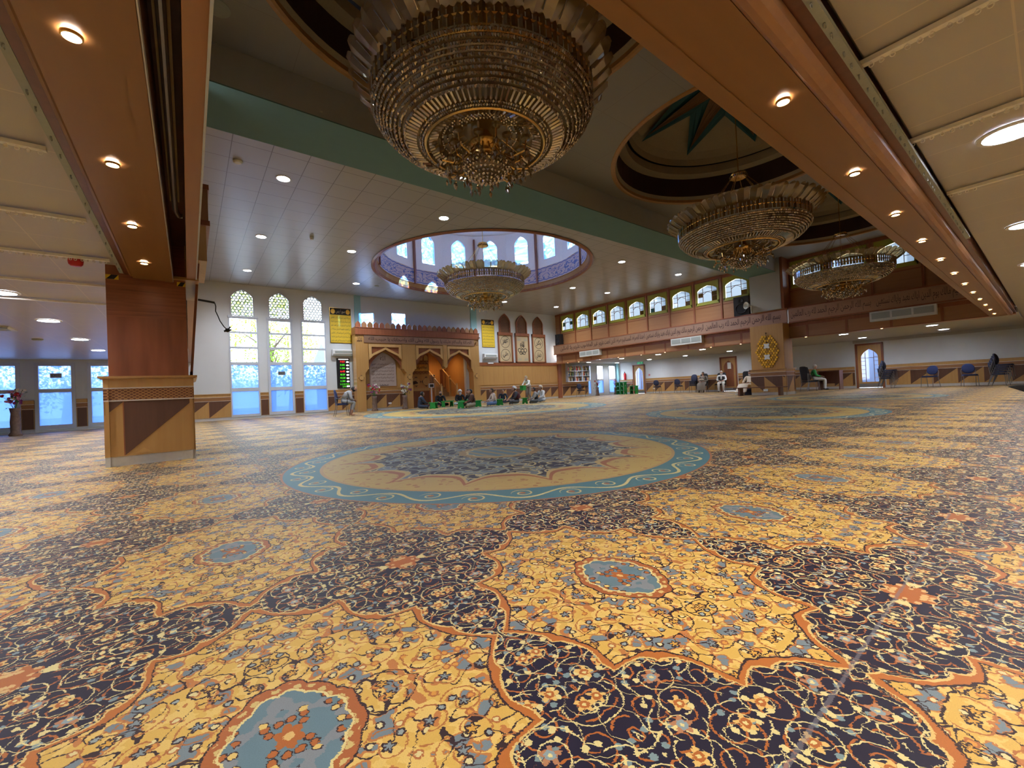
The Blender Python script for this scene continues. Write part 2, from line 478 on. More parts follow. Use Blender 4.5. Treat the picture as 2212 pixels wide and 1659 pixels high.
# ------------------------------------------------------------------ mesh helper
class MB:
    def __init__(s): s.v = []; s.f = []; s.m = []; s.mats = []
    def mi(s, mat):
        if mat not in s.mats: s.mats.append(mat)
        return s.mats.index(mat)
    def add(s, vs, fs, mat):
        o = len(s.v); k = s.mi(mat)
        s.v += [tuple(p) for p in vs]
        for f in fs: s.f.append(tuple(i+o for i in f)); s.m.append(k)
        return s
    def box(s, x0, x1, y0, y1, z0, z1, mat):
        vs = [(x, y, z) for z in (z0, z1) for y in (y0, y1) for x in (x0, x1)]
        return s.add(vs, [(0, 2, 3, 1), (4, 5, 7, 6), (0, 1, 5, 4), (2, 6, 7, 3), (0, 4, 6, 2), (1, 3, 7, 5)], mat)
    def cbox(s, c, d, mat, rot=None):
        """box about a centre, rotated by a 3x3"""
        vs = [Vector((x*d[0]/2, y*d[1]/2, z*d[2]/2)) for z in (-1, 1) for y in (-1, 1) for x in (-1, 1)]
        if rot is not None: vs = [rot @ p for p in vs]
        return s.add([Vector(c)+p for p in vs], [(0, 2, 3, 1), (4, 5, 7, 6), (0, 1, 5, 4), (2, 6, 7, 3), (0, 4, 6, 2), (1, 3, 7, 5)], mat)
    def prism(s, pts, ax, a0, a1, mat):
        """closed outline in the plane across axis ax, extruded from a0 to a1; pts are (u, z) for x and y, (x, y) for z"""
        def P(p, a): return {'y': (p[0], a, p[1]), 'x': (a, p[0], p[1]), 'z': (p[0], p[1], a)}[ax]
        n = len(pts)
        vs = [P(p, a0) for p in pts]+[P(p, a1) for p in pts]
        fs = [tuple(range(n)), tuple(range(2*n-1, n-1, -1))]+[(i, (i+1) % n, n+(i+1) % n, n+i) for i in range(n)]
        return s.add(vs, fs, mat)
    def strip(s, A, B, ax, a0, a1, mat):
        """solid between two open outlines A and B of equal length (quads), extruded along ax"""
        def P(p, a): return {'y': (p[0], a, p[1]), 'x': (a, p[0], p[1]), 'z': (p[0], p[1], a)}[ax]
        for i in range(len(A)-1):
            q = [A[i], A[i+1], B[i+1], B[i]]
            vs = [P(p, a0) for p in q]+[P(p, a1) for p in q]
            s.add(vs, [(0, 1, 2, 3), (7, 6, 5, 4), (0, 4, 5, 1), (2, 6, 7, 3)]+([(3, 7, 4, 0)] if i == 0 else [])+([(1, 5, 6, 2)] if i == len(A)-2 else []), mat)
        return s
    def tube(s, pts, r, mat, n=6, closed=False, caps=True):
        pts = [Vector(p) for p in pts]
        k = len(pts); rs = r if isinstance(r, (list, tuple)) else [r]*k
        o = []
        ref = None
        for i, p in enumerate(pts):
            a = pts[(i-1) % k] if (closed or i > 0) else p
            b = pts[(i+1) % k] if (closed or i < k-1) else p
            d = (b-a).normalized() if (b-a).length > 1e-9 else Vector((0, 0, 1))
            if ref is None: ref = Vector((0, 0, 1)) if abs(d.z) < .9 else Vector((1, 0, 0))
            e = d.cross(ref).normalized(); g = e.cross(d).normalized(); ref = g
            o += [p+(e*math.cos(2*PI*j/n)+g*math.sin(2*PI*j/n))*rs[i] for j in range(n)]
        fs = []
        for i in range(k if closed else k-1):
            for j in range(n):
                a = i*n+j; b = i*n+(j+1) % n; c = ((i+1) % k)*n+(j+1) % n; d_ = ((i+1) % k)*n+j
                fs.append((a, b, c, d_))
        if caps and not closed: fs += [tuple(range(n-1, -1, -1)), tuple(range((k-1)*n, k*n))]
        return s.add(o, fs, mat)
    def lathe(s, prof, mat, c=(0, 0, 0), n=24, a0=0, a1=2*PI):
        full = abs(a1-a0-2*PI) < 1e-6
        m_ = n if full else n+1
        vs = [(c[0]+r*math.cos(a0+(a1-a0)*j/n), c[1]+r*math.sin(a0+(a1-a0)*j/n), c[2]+z) for r, z in prof for j in range(m_)]
        fs = []
        for i in range(len(prof)-1):
            for j in range(n):
                fs.append((i*m_+j, i*m_+(j+1) % m_, (i+1)*m_+(j+1) % m_, (i+1)*m_+j))
        return s.add(vs, fs, mat)
    def ball(s, c, r, mat, u=8, v=5, sc=(1, 1, 1)):
        prof = [(max(1e-4, math.sin(PI*i/v)), -math.cos(PI*i/v)) for i in range(v+1)]
        vs = [(c[0]+p*r*sc[0]*math.cos(2*PI*j/u), c[1]+p*r*sc[1]*math.sin(2*PI*j/u), c[2]+z*r*sc[2]) for p, z in prof for j in range(u)]
        fs = [(i*u+j, i*u+(j+1) % u, (i+1)*u+(j+1) % u, (i+1)*u+j) for i in range(v) for j in range(u)]
        return s.add(vs, fs, mat)
    def gem(s, c, r, mat, h=1.0):
        x, y, z = c; k = math.sin(x*917+y*613+z*271)*3; a, b_ = r*math.cos(k), r*math.sin(k); t = r*.22*math.sin(k*7)
        vs = [(x+t, y-t, z-r*h), (x+a, y+b_, z+t), (x-b_, y+a, z-t), (x-a, y-b_, z+t), (x+b_, y-a, z-t), (x-t, y+t, z+r*h)]
        return s.add(vs, [(0, 2, 1), (0, 3, 2), (0, 4, 3), (0, 1, 4), (5, 1, 2), (5, 2, 3), (5, 3, 4), (5, 4, 1)], mat)
    def build(s, name, parent=None, smooth=False, origin=None):
        me = bpy.data.meshes.new(name)
        vs = s.v
        if origin is not None: vs = [(a-origin[0], b-origin[1], c-origin[2]) for a, b, c in vs]
        me.from_pydata(vs, [], s.f)
        for m_ in s.mats: me.materials.append(MATS[m_])
        me.polygons.foreach_set('material_index', s.m)
        if smooth: me.polygons.foreach_set('use_smooth', [True]*len(s.f))
        me.update()
        o = bpy.data.objects.new(name, me)
        COL.objects.link(o)
        if origin is not None and parent is None: o.location = origin
        if parent: o.parent = parent
        return o

def tag(o, label=None, cat=None, group=None, kind=None):
    if label: o['label'] = label
    if cat: o['category'] = cat
    if group: o['group'] = group
    if kind: o['kind'] = kind
    return o
def empty(name, loc=(0, 0, 0), rz=0, label=None, cat=None, group=None, kind=None):
    o = bpy.data.objects.new(name, None); COL.objects.link(o)
    o.location = loc; o.rotation_euler = (0, 0, rz); o.empty_display_size = .1
    return tag(o, label, cat, group, kind)
def struct(o, label=None):
    o['kind'] = 'structure'
    if label: o['label'] = label
    return o
def copy_tree(o, parent=None, skip=()):
    c = o.copy(); COL.objects.link(c)
    if parent: c.parent = parent
    for ch in list(o.children): copy_tree(ch, c)
    return c
ORD = ['first', 'second', 'third', 'fourth', 'fifth', 'sixth', 'seventh', 'eighth', 'ninth', 'tenth', 'eleventh', 'twelfth', 'thirteenth', 'fourteenth', 'fifteenth', 'sixteenth', 'seventeenth', 'eighteenth', 'nineteenth', 'twentieth']

def arch(u0, u1, zs, za, n=10):
    """pointed-arch curve from (u0, zs) over the apex to (u1, zs)"""
    c = (u0+u1)/2; w_ = (u1-u0)/2; L = []
    for i in range(n+1):
        k = i/n; k = 1-(1-k)**1.0
        s_ = 1-math.cos(k*PI/2) if i < n else 1
        L.append((u0+w_*s_, zs+(za-zs)*(.45*s_+.55*math.sqrt(max(0, 1-(1-s_)**2)))))
    return L+[(2*c-a, z) for a, z in reversed(L[:-1])]

def wall_holes(mb, ax, a0, a1, u0, u1, z0, z1, holes, mat):
    """wall slab with openings; each hole is (u0, u1, z0, z1) or (u0, u1, z0, zs, za) with a pointed head"""
    us = sorted({u0, u1, *[h[0] for h in holes], *[h[1] for h in holes]})
    for i in range(len(us)-1):
        ua, ub = us[i], us[i+1]
        if ub <= u0 or ua >= u1: continue
        cuts = sorted([(h[2], h[-1]) for h in holes if h[0] <= ua+1e-6 and h[1] >= ub-1e-6])
        z = z0
        for c0, c1 in cuts+[(z1, z1)]:
            if c0 > z+1e-6:
                if ax == 'y': mb.box(ua, ub, a0, a1, z, c0, mat)
                else: mb.box(a0, a1, ua, ub, z, c0, mat)
            z = max(z, c1)
    for h in holes:
        if len(h) == 5:
            A = arch(h[0], h[1], h[3], h[4])
            B = [(p[0], h[4]) for p in A]
            mb.strip(A, B, ax, a0, a1, mat)

# text: Arabic letters are joined by hand into their presentation forms
FORMS = {}
def _forms():
    base = 0xFE80
    seq = [(0x621, 1), (0x622, 2), (0x623, 2), (0x624, 2), (0x625, 2), (0x626, 4), (0x627, 2), (0x628, 4), (0x629, 2), (0x62A, 4), (0x62B, 4), (0x62C, 4), (0x62D, 4), (0x62E, 4),
           (0x62F, 2), (0x630, 2), (0x631, 2), (0x632, 2), (0x633, 4), (0x634, 4), (0x635, 4), (0x636, 4), (0x637, 4), (0x638, 4), (0x639, 4), (0x63A, 4), (0x641, 4), (0x642, 4),
           (0x643, 4), (0x644, 4), (0x645, 4), (0x646, 4), (0x647, 4), (0x648, 2), (0x649, 2), (0x64A, 4)]
    for c, n in seq:
        FORMS[c] = (base, n); base += n
_forms()
def shape_ar(s):
    s = s.replace('\u0644\u0627', '\u0001')
    out = []
    for i, ch in enumerate(s):
        c = ord(ch)
        pv = s[i-1] if i else ' '; nx = s[i+1] if i+1 < len(s) else ' '
        joins_prev = (ord(pv) in FORMS and FORMS[ord(pv)][1] == 4)
        can_next = ord(nx) in FORMS and FORMS[ord(nx)][1] > 1 or nx == '\u0001'
        if c == 1: out.append(chr(0xFEFC if joins_prev else 0xFEFB)); continue
        if c not in FORMS: out.append(ch); continue
        b_, n = FORMS[c]
        if n == 1: out.append(chr(b_))
        elif n == 2: out.append(chr(b_+(1 if joins_prev else 0)))
        else:
            k = (3 if can_next else 1) if joins_prev else (2 if can_next else 0)
            out.append(chr(b_+k))
    return ''.join(reversed(out))
def text_mesh(s, width, height, mat, thick=.004, ar=True, res=3, name='lettering', bold=0):
    c = bpy.data.curves.new('t', 'FONT'); c.body = shape_ar(s) if ar else s
    c.resolution_u = res; c.extrude = 0; c.offset = bold
    o = bpy.data.objects.new('t', c); COL.objects.link(o)
    bpy.context.view_layer.update()
    dg = bpy.context.evaluated_depsgraph_get()
    me = bpy.data.meshes.new_from_object(o.evaluated_get(dg))
    bpy.data.objects.remove(o); bpy.data.curves.remove(c)
    xs = [v.co.x for v in me.vertices]; ys = [v.co.y for v in me.vertices]
    x0, x1, y0, y1 = min(xs), max(xs), min(ys), max(ys)
    sx, sy = width/(x1-x0), height/(y1-y0)
    for v in me.vertices: v.co = ((v.co.x-(x0+x1)/2)*sx, (v.co.y-(y0+y1)/2)*sy, 0)
    me.materials.clear(); me.materials.append(MATS[mat])
    for p in me.polygons: p.material_index = 0
    me.name = name
    return me
def place_text(me, loc, face, parent=None, name='lettering'):
    """face: the way the lettering looks: '-y', '-x', '+x'"""
    o = bpy.data.objects.new(name, me); COL.objects.link(o)
    o.location = loc
    o.rotation_euler = {'-y': (PI/2, 0, 0), '-x': (PI/2, 0, -PI/2), '+x': (PI/2, 0, PI/2)}[face]
    if parent: o.parent = parent
    return o
def face_mesh(mes, mat):
    pass

# ================================================================== the room
HC, X1, Y1, X3 = 5.8, 20.5, 21.2, 27.0
fl = MB(); fl.box(-7, X3+.3, -6, Y1+2.6, -.1, 0, 'carpet')
struct(fl.build('floor'), 'patterned prayer hall carpet of gold medallions on navy with big round rosettes')

def ring_ceiling(name, x0, x1, y0, y1, z, th, circles, mat, label):
    """ceiling slab with round openings"""
    bm = bmesh.new()
    edges = []
    def loop(pts):
        vs = [bm.verts.new((p[0], p[1], z)) for p in pts]
        return [bm.edges.new((vs[i], vs[(i+1) % len(vs)])) for i in range(len(vs))]
    edges += loop([(x0, y0), (x1, y0), (x1, y1), (x0, y1)])
    for cx_, cy_, R in circles:
        edges += loop([(cx_+R*math.cos(2*PI*i/72), cy_+R*math.sin(2*PI*i/72)) for i in range(72)])
    bmesh.ops.triangle_fill(bm, use_beauty=True, use_dissolve=False, edges=edges)
    for f in list(bm.faces):
        c = f.calc_center_median()
        if any((c.x-a)**2+(c.y-b)**2 < (R*.97)**2 for a, b, R in circles): bm.faces.remove(f)
    r = bmesh.ops.extrude_face_region(bm, geom=bm.faces[:])
    for g in r['geom']:
        if isinstance(g, bmesh.types.BMVert): g.co.z += th
    bmesh.ops.recalc_face_normals(bm, faces=bm.faces[:])
    me = bpy.data.meshes.new(name); bm.to_mesh(me); bm.free()
    me.materials.append(MATS[mat])
    o = bpy.data.objects.new(name, me); COL.objects.link(o)
    return struct(o, label)

DOMES = [(2.88, 4.03, 2.62), (9.68, 4.05, 2.62), (16.7, 4.0, 2.62)]
BIG = (9.95, 14.4, 4.35)
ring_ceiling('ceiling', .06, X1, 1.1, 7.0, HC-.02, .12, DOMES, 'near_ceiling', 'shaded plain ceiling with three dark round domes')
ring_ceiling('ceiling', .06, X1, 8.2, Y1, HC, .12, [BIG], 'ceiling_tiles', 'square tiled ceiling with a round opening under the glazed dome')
b = MB(); b.box(.06, X1, 7.0, 8.2, 5.2, 5.22, 'teal_paint'); b.box(.06, X1, 7.0, 8.2, 5.22, HC+.1, 'ceiling_white')
struct(b.build('ceiling_beam'), 'wide ceiling beam with a teal painted underside')
b = MB(); b.box(-7, -.60, -6, Y1, 2.5, 2.62, 'aisle_tiles')
struct(b.build('ceiling'), 'low panelled ceiling of the left aisle')
b = MB(); b.box(-.60, X3, -6, .58, 2.5, 2.62, 'aisle_tiles')
struct(b.build('ceiling'), 'low panelled ceiling of the right aisle')
b = MB(); b.box(20.45, X3+.2, .58, Y1, 2.42, 2.6, 'ceiling_white')
struct(b.build('ceiling'), 'low white ceiling behind the long frieze')

# soffit beams above the aisle edges
def soffit(name, pts, mat):
    pass
b = MB()
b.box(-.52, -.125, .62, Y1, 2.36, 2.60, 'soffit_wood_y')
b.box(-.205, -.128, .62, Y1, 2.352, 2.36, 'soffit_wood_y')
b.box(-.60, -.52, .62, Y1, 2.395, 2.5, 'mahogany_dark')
b.tube([(-.535, .62, 2.40), (-.535, Y1, 2.40)], .022, 'soffit_wood_y', 8)
b.box(-.125, -.119, 1.15, 7.08, 2.352, 2.42, 'plinth_metal')
struct(b.build('trim_1'), 'left wooden soffit beam with recessed spotlights')
b = MB()
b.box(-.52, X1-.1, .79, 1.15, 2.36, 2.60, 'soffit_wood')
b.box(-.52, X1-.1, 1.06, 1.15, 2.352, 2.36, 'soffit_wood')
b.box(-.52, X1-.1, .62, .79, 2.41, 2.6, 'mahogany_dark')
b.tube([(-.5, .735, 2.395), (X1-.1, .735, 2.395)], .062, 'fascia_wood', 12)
struct(b.build('trim_2'), 'right wooden soffit beam with recessed spotlights')
b = MB(); b.box(.02, .12, .95, 7.02, 2.40, HC, 'fascia_wood'); b.box(.02, .12, 8.4, Y1, 2.40, HC, 'fascia_wood')
b.box(.115, .128, 1.15, 6.98, 2.39, HC-.1, 'frame_white')
b.box(-.12, .02, 1.15, 7.08, 2.85, 2.95, 'mahogany_dark')
struct(b.build('wall_left_upper'), 'brown upper wall above the left soffit beam')
b = MB(); b.box(.02, X1, 1.05, 1.15, 2.45, HC, 'fascia_wood')
struct(b.build('wall_front_upper'), 'brown upper wall above the right soffit beam')
b = MB(); b.box(-7.1, -7, -6, Y1, 0, 2.6, 'white_wall'); struct(b.build('wall_left'), 'plain end wall of the left aisle')
b = MB(); b.box(-7, X3+.2, -6.1, -6, 0, 2.6, 'white_wall'); struct(b.build('wall_front'), 'plain wall behind the viewer')

# shallow dark domes over the near bay
def dark_dome(k, cx_, cy_, R, label):
    o = MB()
    z = HC-.02
    o.lathe([(R+.07, -.012), (R+.07, .0)], 'brass_dark', (cx_, cy_, z), 72)
    o.lathe([(R+.09, 0), (R+.08, -.02), (R+.02, -.025), (R-.02, -.01), (R-.02, .06)], 'gold_wood', (cx_, cy_, z), 72)
    o.lathe([(R-.02, .06), (R-.06, .14)], 'drum_cream', (cx_, cy_, z), 72)
    o.lathe([(R-.06, .14), (R-.08, .62)], 'dark_drum', (cx_, cy_, z), 72)
    o.lathe([(R-.08, .62), (R-.28, .66), (R-.28, .86)], 'drum_cream', (cx_, cy_, z), 72)
    prof = []
    for i in range(9):
        a = i/8*PI/2
        prof.append(((R-.34)*math.cos(a), .86+.75*math.sin(a)))
    o.lathe(prof, 'drum_cream', (cx_, cy_, z), 72)
    root = struct(o.build('ceiling_dome'), label)
    s = MB(); n = 8
    def dz(r): return z+.86+.75*math.sqrt(max(0, 1-(r/(R-.34))**2))-.05
    for mat, ro, ri, off in (('dome_teal', R-.48, (R-.4)*.52, 0), ('dome_brown', R-.62, (R-.4)*.26, -.015)):
        for i in range(n):
            a = 2*PI*i/n+.2
            for sg in (-1, 1):
                a2 = a+sg*PI/n
                P = [(0, 0), (ri*math.cos(a2), ri*math.sin(a2)), (ro*math.cos(a), ro*math.sin(a))]
                M = 6
                for t0 in range(M):
                    f0, f1 = t0/M, (t0+1)/M
                    A0 = (P[1][0]*f0, P[1][1]*f0); A1 = (P[1][0]*f1, P[1][1]*f1)
                    B0 = (P[2][0]*f0, P[2][1]*f0); B1 = (P[2][0]*f1, P[2][1]*f1)
                    q = [A0, A1, B1, B0]
                    s.add([(cx_+x, cy_+y, dz(math.hypot(x, y))+off) for x, y in q], [(0, 1, 2, 3)], mat)
    s.build('dome_star', root)
wood('gold_wood', (.42, .22, .07), (.30, .14, .04), .35)
for i, (a, b_, R) in enumerate(DOMES):
    dark_dome(i, a, b_, R, ['dark dome recess over the big chandelier', 'dark dome recess with a teal star, behind the soffit beam', 'farthest dark dome recess near the clerestory windows'][i])

# glazed drum over the far bay
def drum():
    cx_, cy_, R = BIG
    o = MB()
    o.lathe([(R+.16, -.02), (R+.10, -.06), (R+.02, -.05), (R-.02, .05)], 'mahogany', (cx_, cy_, HC), 96)
    root = struct(o.build('trim_3'), 'round wooden rim of the glazed dome opening')
    o = MB()
    N = 16
    z0 = HC
    o.lathe([(R-.02, .05), (R-.06, .20), (R-.10, .24)], 'gold_wood', (cx_, cy_, z0), 96)
    o.lathe([(R-.10, .24), (R-.10, .94)], 'frieze_blue', (cx_, cy_, z0), 96)
    Rw = R-.06
    for i in range(N):                 # sixteen flat bays with pointed windows
        a0 = 2*PI*(i-.5)/N+.1; a1 = 2*PI*(i+.5)/N+.1
        p0 = Vector((cx_+Rw*math.cos(a0), cy_+Rw*math.sin(a0), 0)); p1 = Vector((cx_+Rw*math.cos(a1), cy_+Rw*math.sin(a1), 0))
        L = (p1-p0).length; d = (p1-p0)/L; nrm = Vector((d.y, -d.x, 0))
        w_ = MB()
        h0, h1 = L/2-.36, L/2+.36
        wall_holes(w_, 'y', 0, .12, 0, L, .94, 3.0, [(h0, h1, 1.30, 2.35, 2.75)], 'drum_white')
        vs = [tuple(p0+d*x+nrm*y+Vector((0, 0, z0+z))) for x, y, z in w_.v]
        o.add(vs, w_.f, 'drum_white')
    o.lathe([(R-.05, 3.0), (.1, 3.9)], 'drum_white', (cx_, cy_, z0), 48)
    struct(o.build('wall_dome'), 'white drum of the glazed dome with a blue and pink lettered band')
    for i in range(N):
        a = 2*PI*i/N+.1; a0 = a-PI/N; a1 = a+PI/N
        p0 = Vector((cx_+Rw*math.cos(a0), cy_+Rw*math.sin(a0), 0)); p1 = Vector((cx_+Rw*math.cos(a1), cy_+Rw*math.sin(a1), 0))
        L = (p1-p0).length; d = (p1-p0)/L
        pn = MB()
        A = arch(L/2-.36, L/2+.36, 2.35, 2.75)
        poly = [(L/2-.36, 1.30)]+A+[(L/2+.36, 1.30)]
        c = (p0+p1)/2
        pn.prism([(u-L/2, z-1.3) for u, z in poly], 'y', -.01, .01, 'stained_glass')
        wn = pn.build('window_%d' % (40+i)); wn.location = c+Vector((0, 0, z0+1.3))+Vector((math.cos(a), math.sin(a), 0))*.06
        wn.rotation_euler = (0, 0, math.atan2(d.y, d.x)); struct(wn, 'blue edged pointed window in the dome drum')
    # eight slim brown ribs
    for i in range(8):
        a = 2*PI*(i*2+.5)/N+.1
        r_ = MB(); r_.cbox((0, 0, 1.5), (.10, .09, 2.6), 'mahogany')
        ob = r_.build('trim_rib'); ob.location = (cx_+(R-.13)*math.cos(a), cy_+(R-.13)*math.sin(a), z0); ob.rotation_euler = (0, 0, a)
        struct(ob, 'slim brown rib on the dome drum')
m_, t_, b_ = newmat('frieze_blue')
_x, _y, _z = sep(pos(t_))
_th = (_y-BIG[1]).atan2(_x-BIG[0])*4.2; _zz = _z-HC
_n = noise(vec(t_, _th*1.6, _zz*3.2, 0), 2.2, 1, .3)
_l = ((_n-.5).abs() < .035)*(_zz > .36)*(_zz < .82)
_w1 = ((_zz-.30-(_th*9).sin().abs()*.03).abs() < .022).mx((_zz-.87-(_th*9).sin().abs()*.03).abs() < .022)
setb(b_, mixc(_l.mx(_w1), (.58, .42, .36), (.12, .14, .30)), .6)
drum()

# ---------------------------------------------------------------- mihrab wall with its windows
HW = [(1.40, 2.47, .10, 4.36), (2.80, 3.83, .10, 4.36), (4.20, 5.25, .10, 4.36)]
HA = [(1.48, 2.36, 4.40, 5.20, 5.60), (2.89, 3.76, 4.40, 5.20, 5.60), (4.28, 5.15, 4.40, 5.20, 5.60)]
LA = [(-5.45, -4.47, .08, 2.38), (-4.15, -3.17, .08, 2.38), (-2.87, -1.89, .08, 2.38), (-1.6, -.75, .08, 2.38)]
RA = [(23.55, 23.92, .08, 2.30), (24.55, 25.35, .08, 2.30), (25.95, 26.80, .08, 2.30)]
b = MB()
wall_holes(b, 'y', Y1, Y1+.2, -7.1, 0, 0, 2.6, LA, 'white_wall')
wall_holes(b, 'y', Y1, Y1+.2, 0, X1+.2, 0, HC+.1, HW+HA+[(9.25, 12.98, 0, 3.3)], 'white_wall')
wall_holes(b, 'y', Y1, Y1+.2, X1+.2, X3+.2, 0, 2.6, RA, 'white_wall')
struct(b.build('wall_back'), 'long white wall with the carved niche and tall windows')
for k, (a, c) in enumerate(((6.65, 6.96), (13.47, 13.87))):
    b = MB(); b.box(a, c, Y1-.06, Y1, 0, HC, 'aqua_paint')
    struct(b.build('trim_%d' % (4+k)), 'aqua painted pilaster %s the carved screen' % ('left of' if k == 0 else 'right of'))
b = MB(); b.box(26.86, 27.0, Y1-.25, Y1-.02, 0, 2.42, 'aqua_paint'); struct(b.build('trim_6'), 'aqua painted strip beside the fire extinguisher')

def lattice_arch(mb, u0, u1, z0, zs, za, y, mat, step=.115, r=.0075):
    """three families of bars clipped to the arch: a pierced star screen"""
    A = arch(u0, u1, zs, za, 8)
    def top(u):
        for i in range(len(A)-1):
            if A[i][0] <= u <= A[i+1][0]+1e-9:
                k = (u-A[i][0])/max(1e-9, A[i+1][0]-A[i][0]); return A[i][1]+(A[i+1][1]-A[i][1])*k
        return z0
    cu = (u0+u1)/2
    for ang in (0, 60, 120):
        d = (math.cos(math.radians(ang)), math.sin(math.radians(ang))); n_ = (-d[1], d[0])
        for k in range(-14, 15):
            off = (k+.5)*step
            ins = []
            for s_ in range(-90, 91):
                u = cu+n_[0]*off+d[0]*s_*.012; z = (z0+za)/2+n_[1]*off+d[1]*s_*.012
                ok = u0 < u < u1 and z0 < z < top(u)
                if ok: ins.append((u, z))
            if len(ins) > 2: mb.tube([(ins[0][0], y, ins[0][1]), (ins[-1][0], y, ins[-1][1])], r, mat, 4, caps=False)

WN = [0]
def window(h, transoms, panes, label, ah=None, yy=Y1, fr=.05, vert=None, notice=False):
    WN[0] += 1
    u0, u1, z0, z1 = h
    L = (u0+(u1-u0)/2, yy, 0)
    root = empty('window_%d' % WN[0], L, kind='structure', label=label)
    f = MB()
    f.box(u0, u0+fr, yy-.03, yy+.07, z0, z1, 'frame_white'); f.box(u1-fr, u1, yy-.03, yy+.07, z0, z1, 'frame_white')
    f.box(u0+.004, u1-.004, yy-.027, yy+.066, z0+.003, z0+fr+.05, 'frame_white'); f.box(u0+.004, u1-.004, yy-.027, yy+.066, z1-fr, z1-.003, 'frame_white')
    for a, c in transoms: f.box(u0+.006, u1-.006, yy-.022, yy+.06, a, c, 'frame_white')
    if ah:
        A = arch(ah[0], ah[1], ah[3], ah[4]); cu = (ah[0]+ah[1])/2
        B = arch(ah[0]+.05, ah[1]-.05, ah[3], ah[4]-.06)
        f.strip([(ah[0], ah[2])]+A+[(ah[1], ah[2])], [(ah[0]+.05, ah[2])]+B+[(ah[1]-.05, ah[2])], 'y', yy-.05, yy+.08, 'frame_white')
        f.box(u0-.02, u1+.02, yy-.06, yy+.08, 4.34, 4.42, 'frame_white')
    f.build('frame', root, origin=L)
    if ah:
        g = MB(); lattice_arch(g, ah[0]+.05, ah[1]-.05, 4.42, ah[3], ah[4]-.06, yy+.02, 'grille_grey', r=.016)
        g.build('lattice', root, origin=L)
        g = MB(); g.prism([(ah[0]+.05, 4.42)]+arch(ah[0]+.05, ah[1]-.05, ah[3], ah[4]-.06)+[(ah[1]-.05, 4.42)], 'y', yy+.04, yy+.045, 'clear_glass')
        g.build('pane', root, origin=L)
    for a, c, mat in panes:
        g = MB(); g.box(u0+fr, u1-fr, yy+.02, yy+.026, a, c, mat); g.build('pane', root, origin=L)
    if notice:
        g = MB(); cu = (u0+u1)/2+.02; g.box(cu-.14, cu+.14, yy-.005, yy+.018, 1.86, 2.02, 'grey_metal')
        n_ = g.build('notice', root, origin=L)
        place_text(text_mesh('EXIT', .2, .07, 'ink', ar=False), (cu-L[0], yy-.007-L[1], 1.94), '-y', n_)
    return root
TR = [(1.18, 1.33), (2.31, 2.44), (3.01, 3.10), (3.67, 3.75)]
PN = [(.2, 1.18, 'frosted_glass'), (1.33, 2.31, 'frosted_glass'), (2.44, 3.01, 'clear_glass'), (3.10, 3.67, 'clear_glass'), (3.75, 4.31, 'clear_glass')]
window(HW[0], TR, PN, 'tall pointed window nearest the soffit pillar', HA[0])
window(HW[1], TR, PN, 'tall pointed window holding a glazed door, between two others', HA[1], notice=True, fr=.09)
window(HW[2], TR, PN, 'tall pointed window beside the yellow poster', HA[2])
for i, h in enumerate(LA):
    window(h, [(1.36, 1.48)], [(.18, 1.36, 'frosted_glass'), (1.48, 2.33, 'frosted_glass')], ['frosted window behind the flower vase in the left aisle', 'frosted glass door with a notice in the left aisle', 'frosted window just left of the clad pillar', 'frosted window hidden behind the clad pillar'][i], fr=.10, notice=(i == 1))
for i, h in enumerate(RA):
    window(h, [(1.12, 1.24)], [(.18, 1.12, 'frosted_glass'), (1.24, 2.25, 'clear_glass')], ['narrow window right of the bookcase', 'glazed door in the far right recess', 'window behind the pink flowers in the far recess'][i], fr=.07)

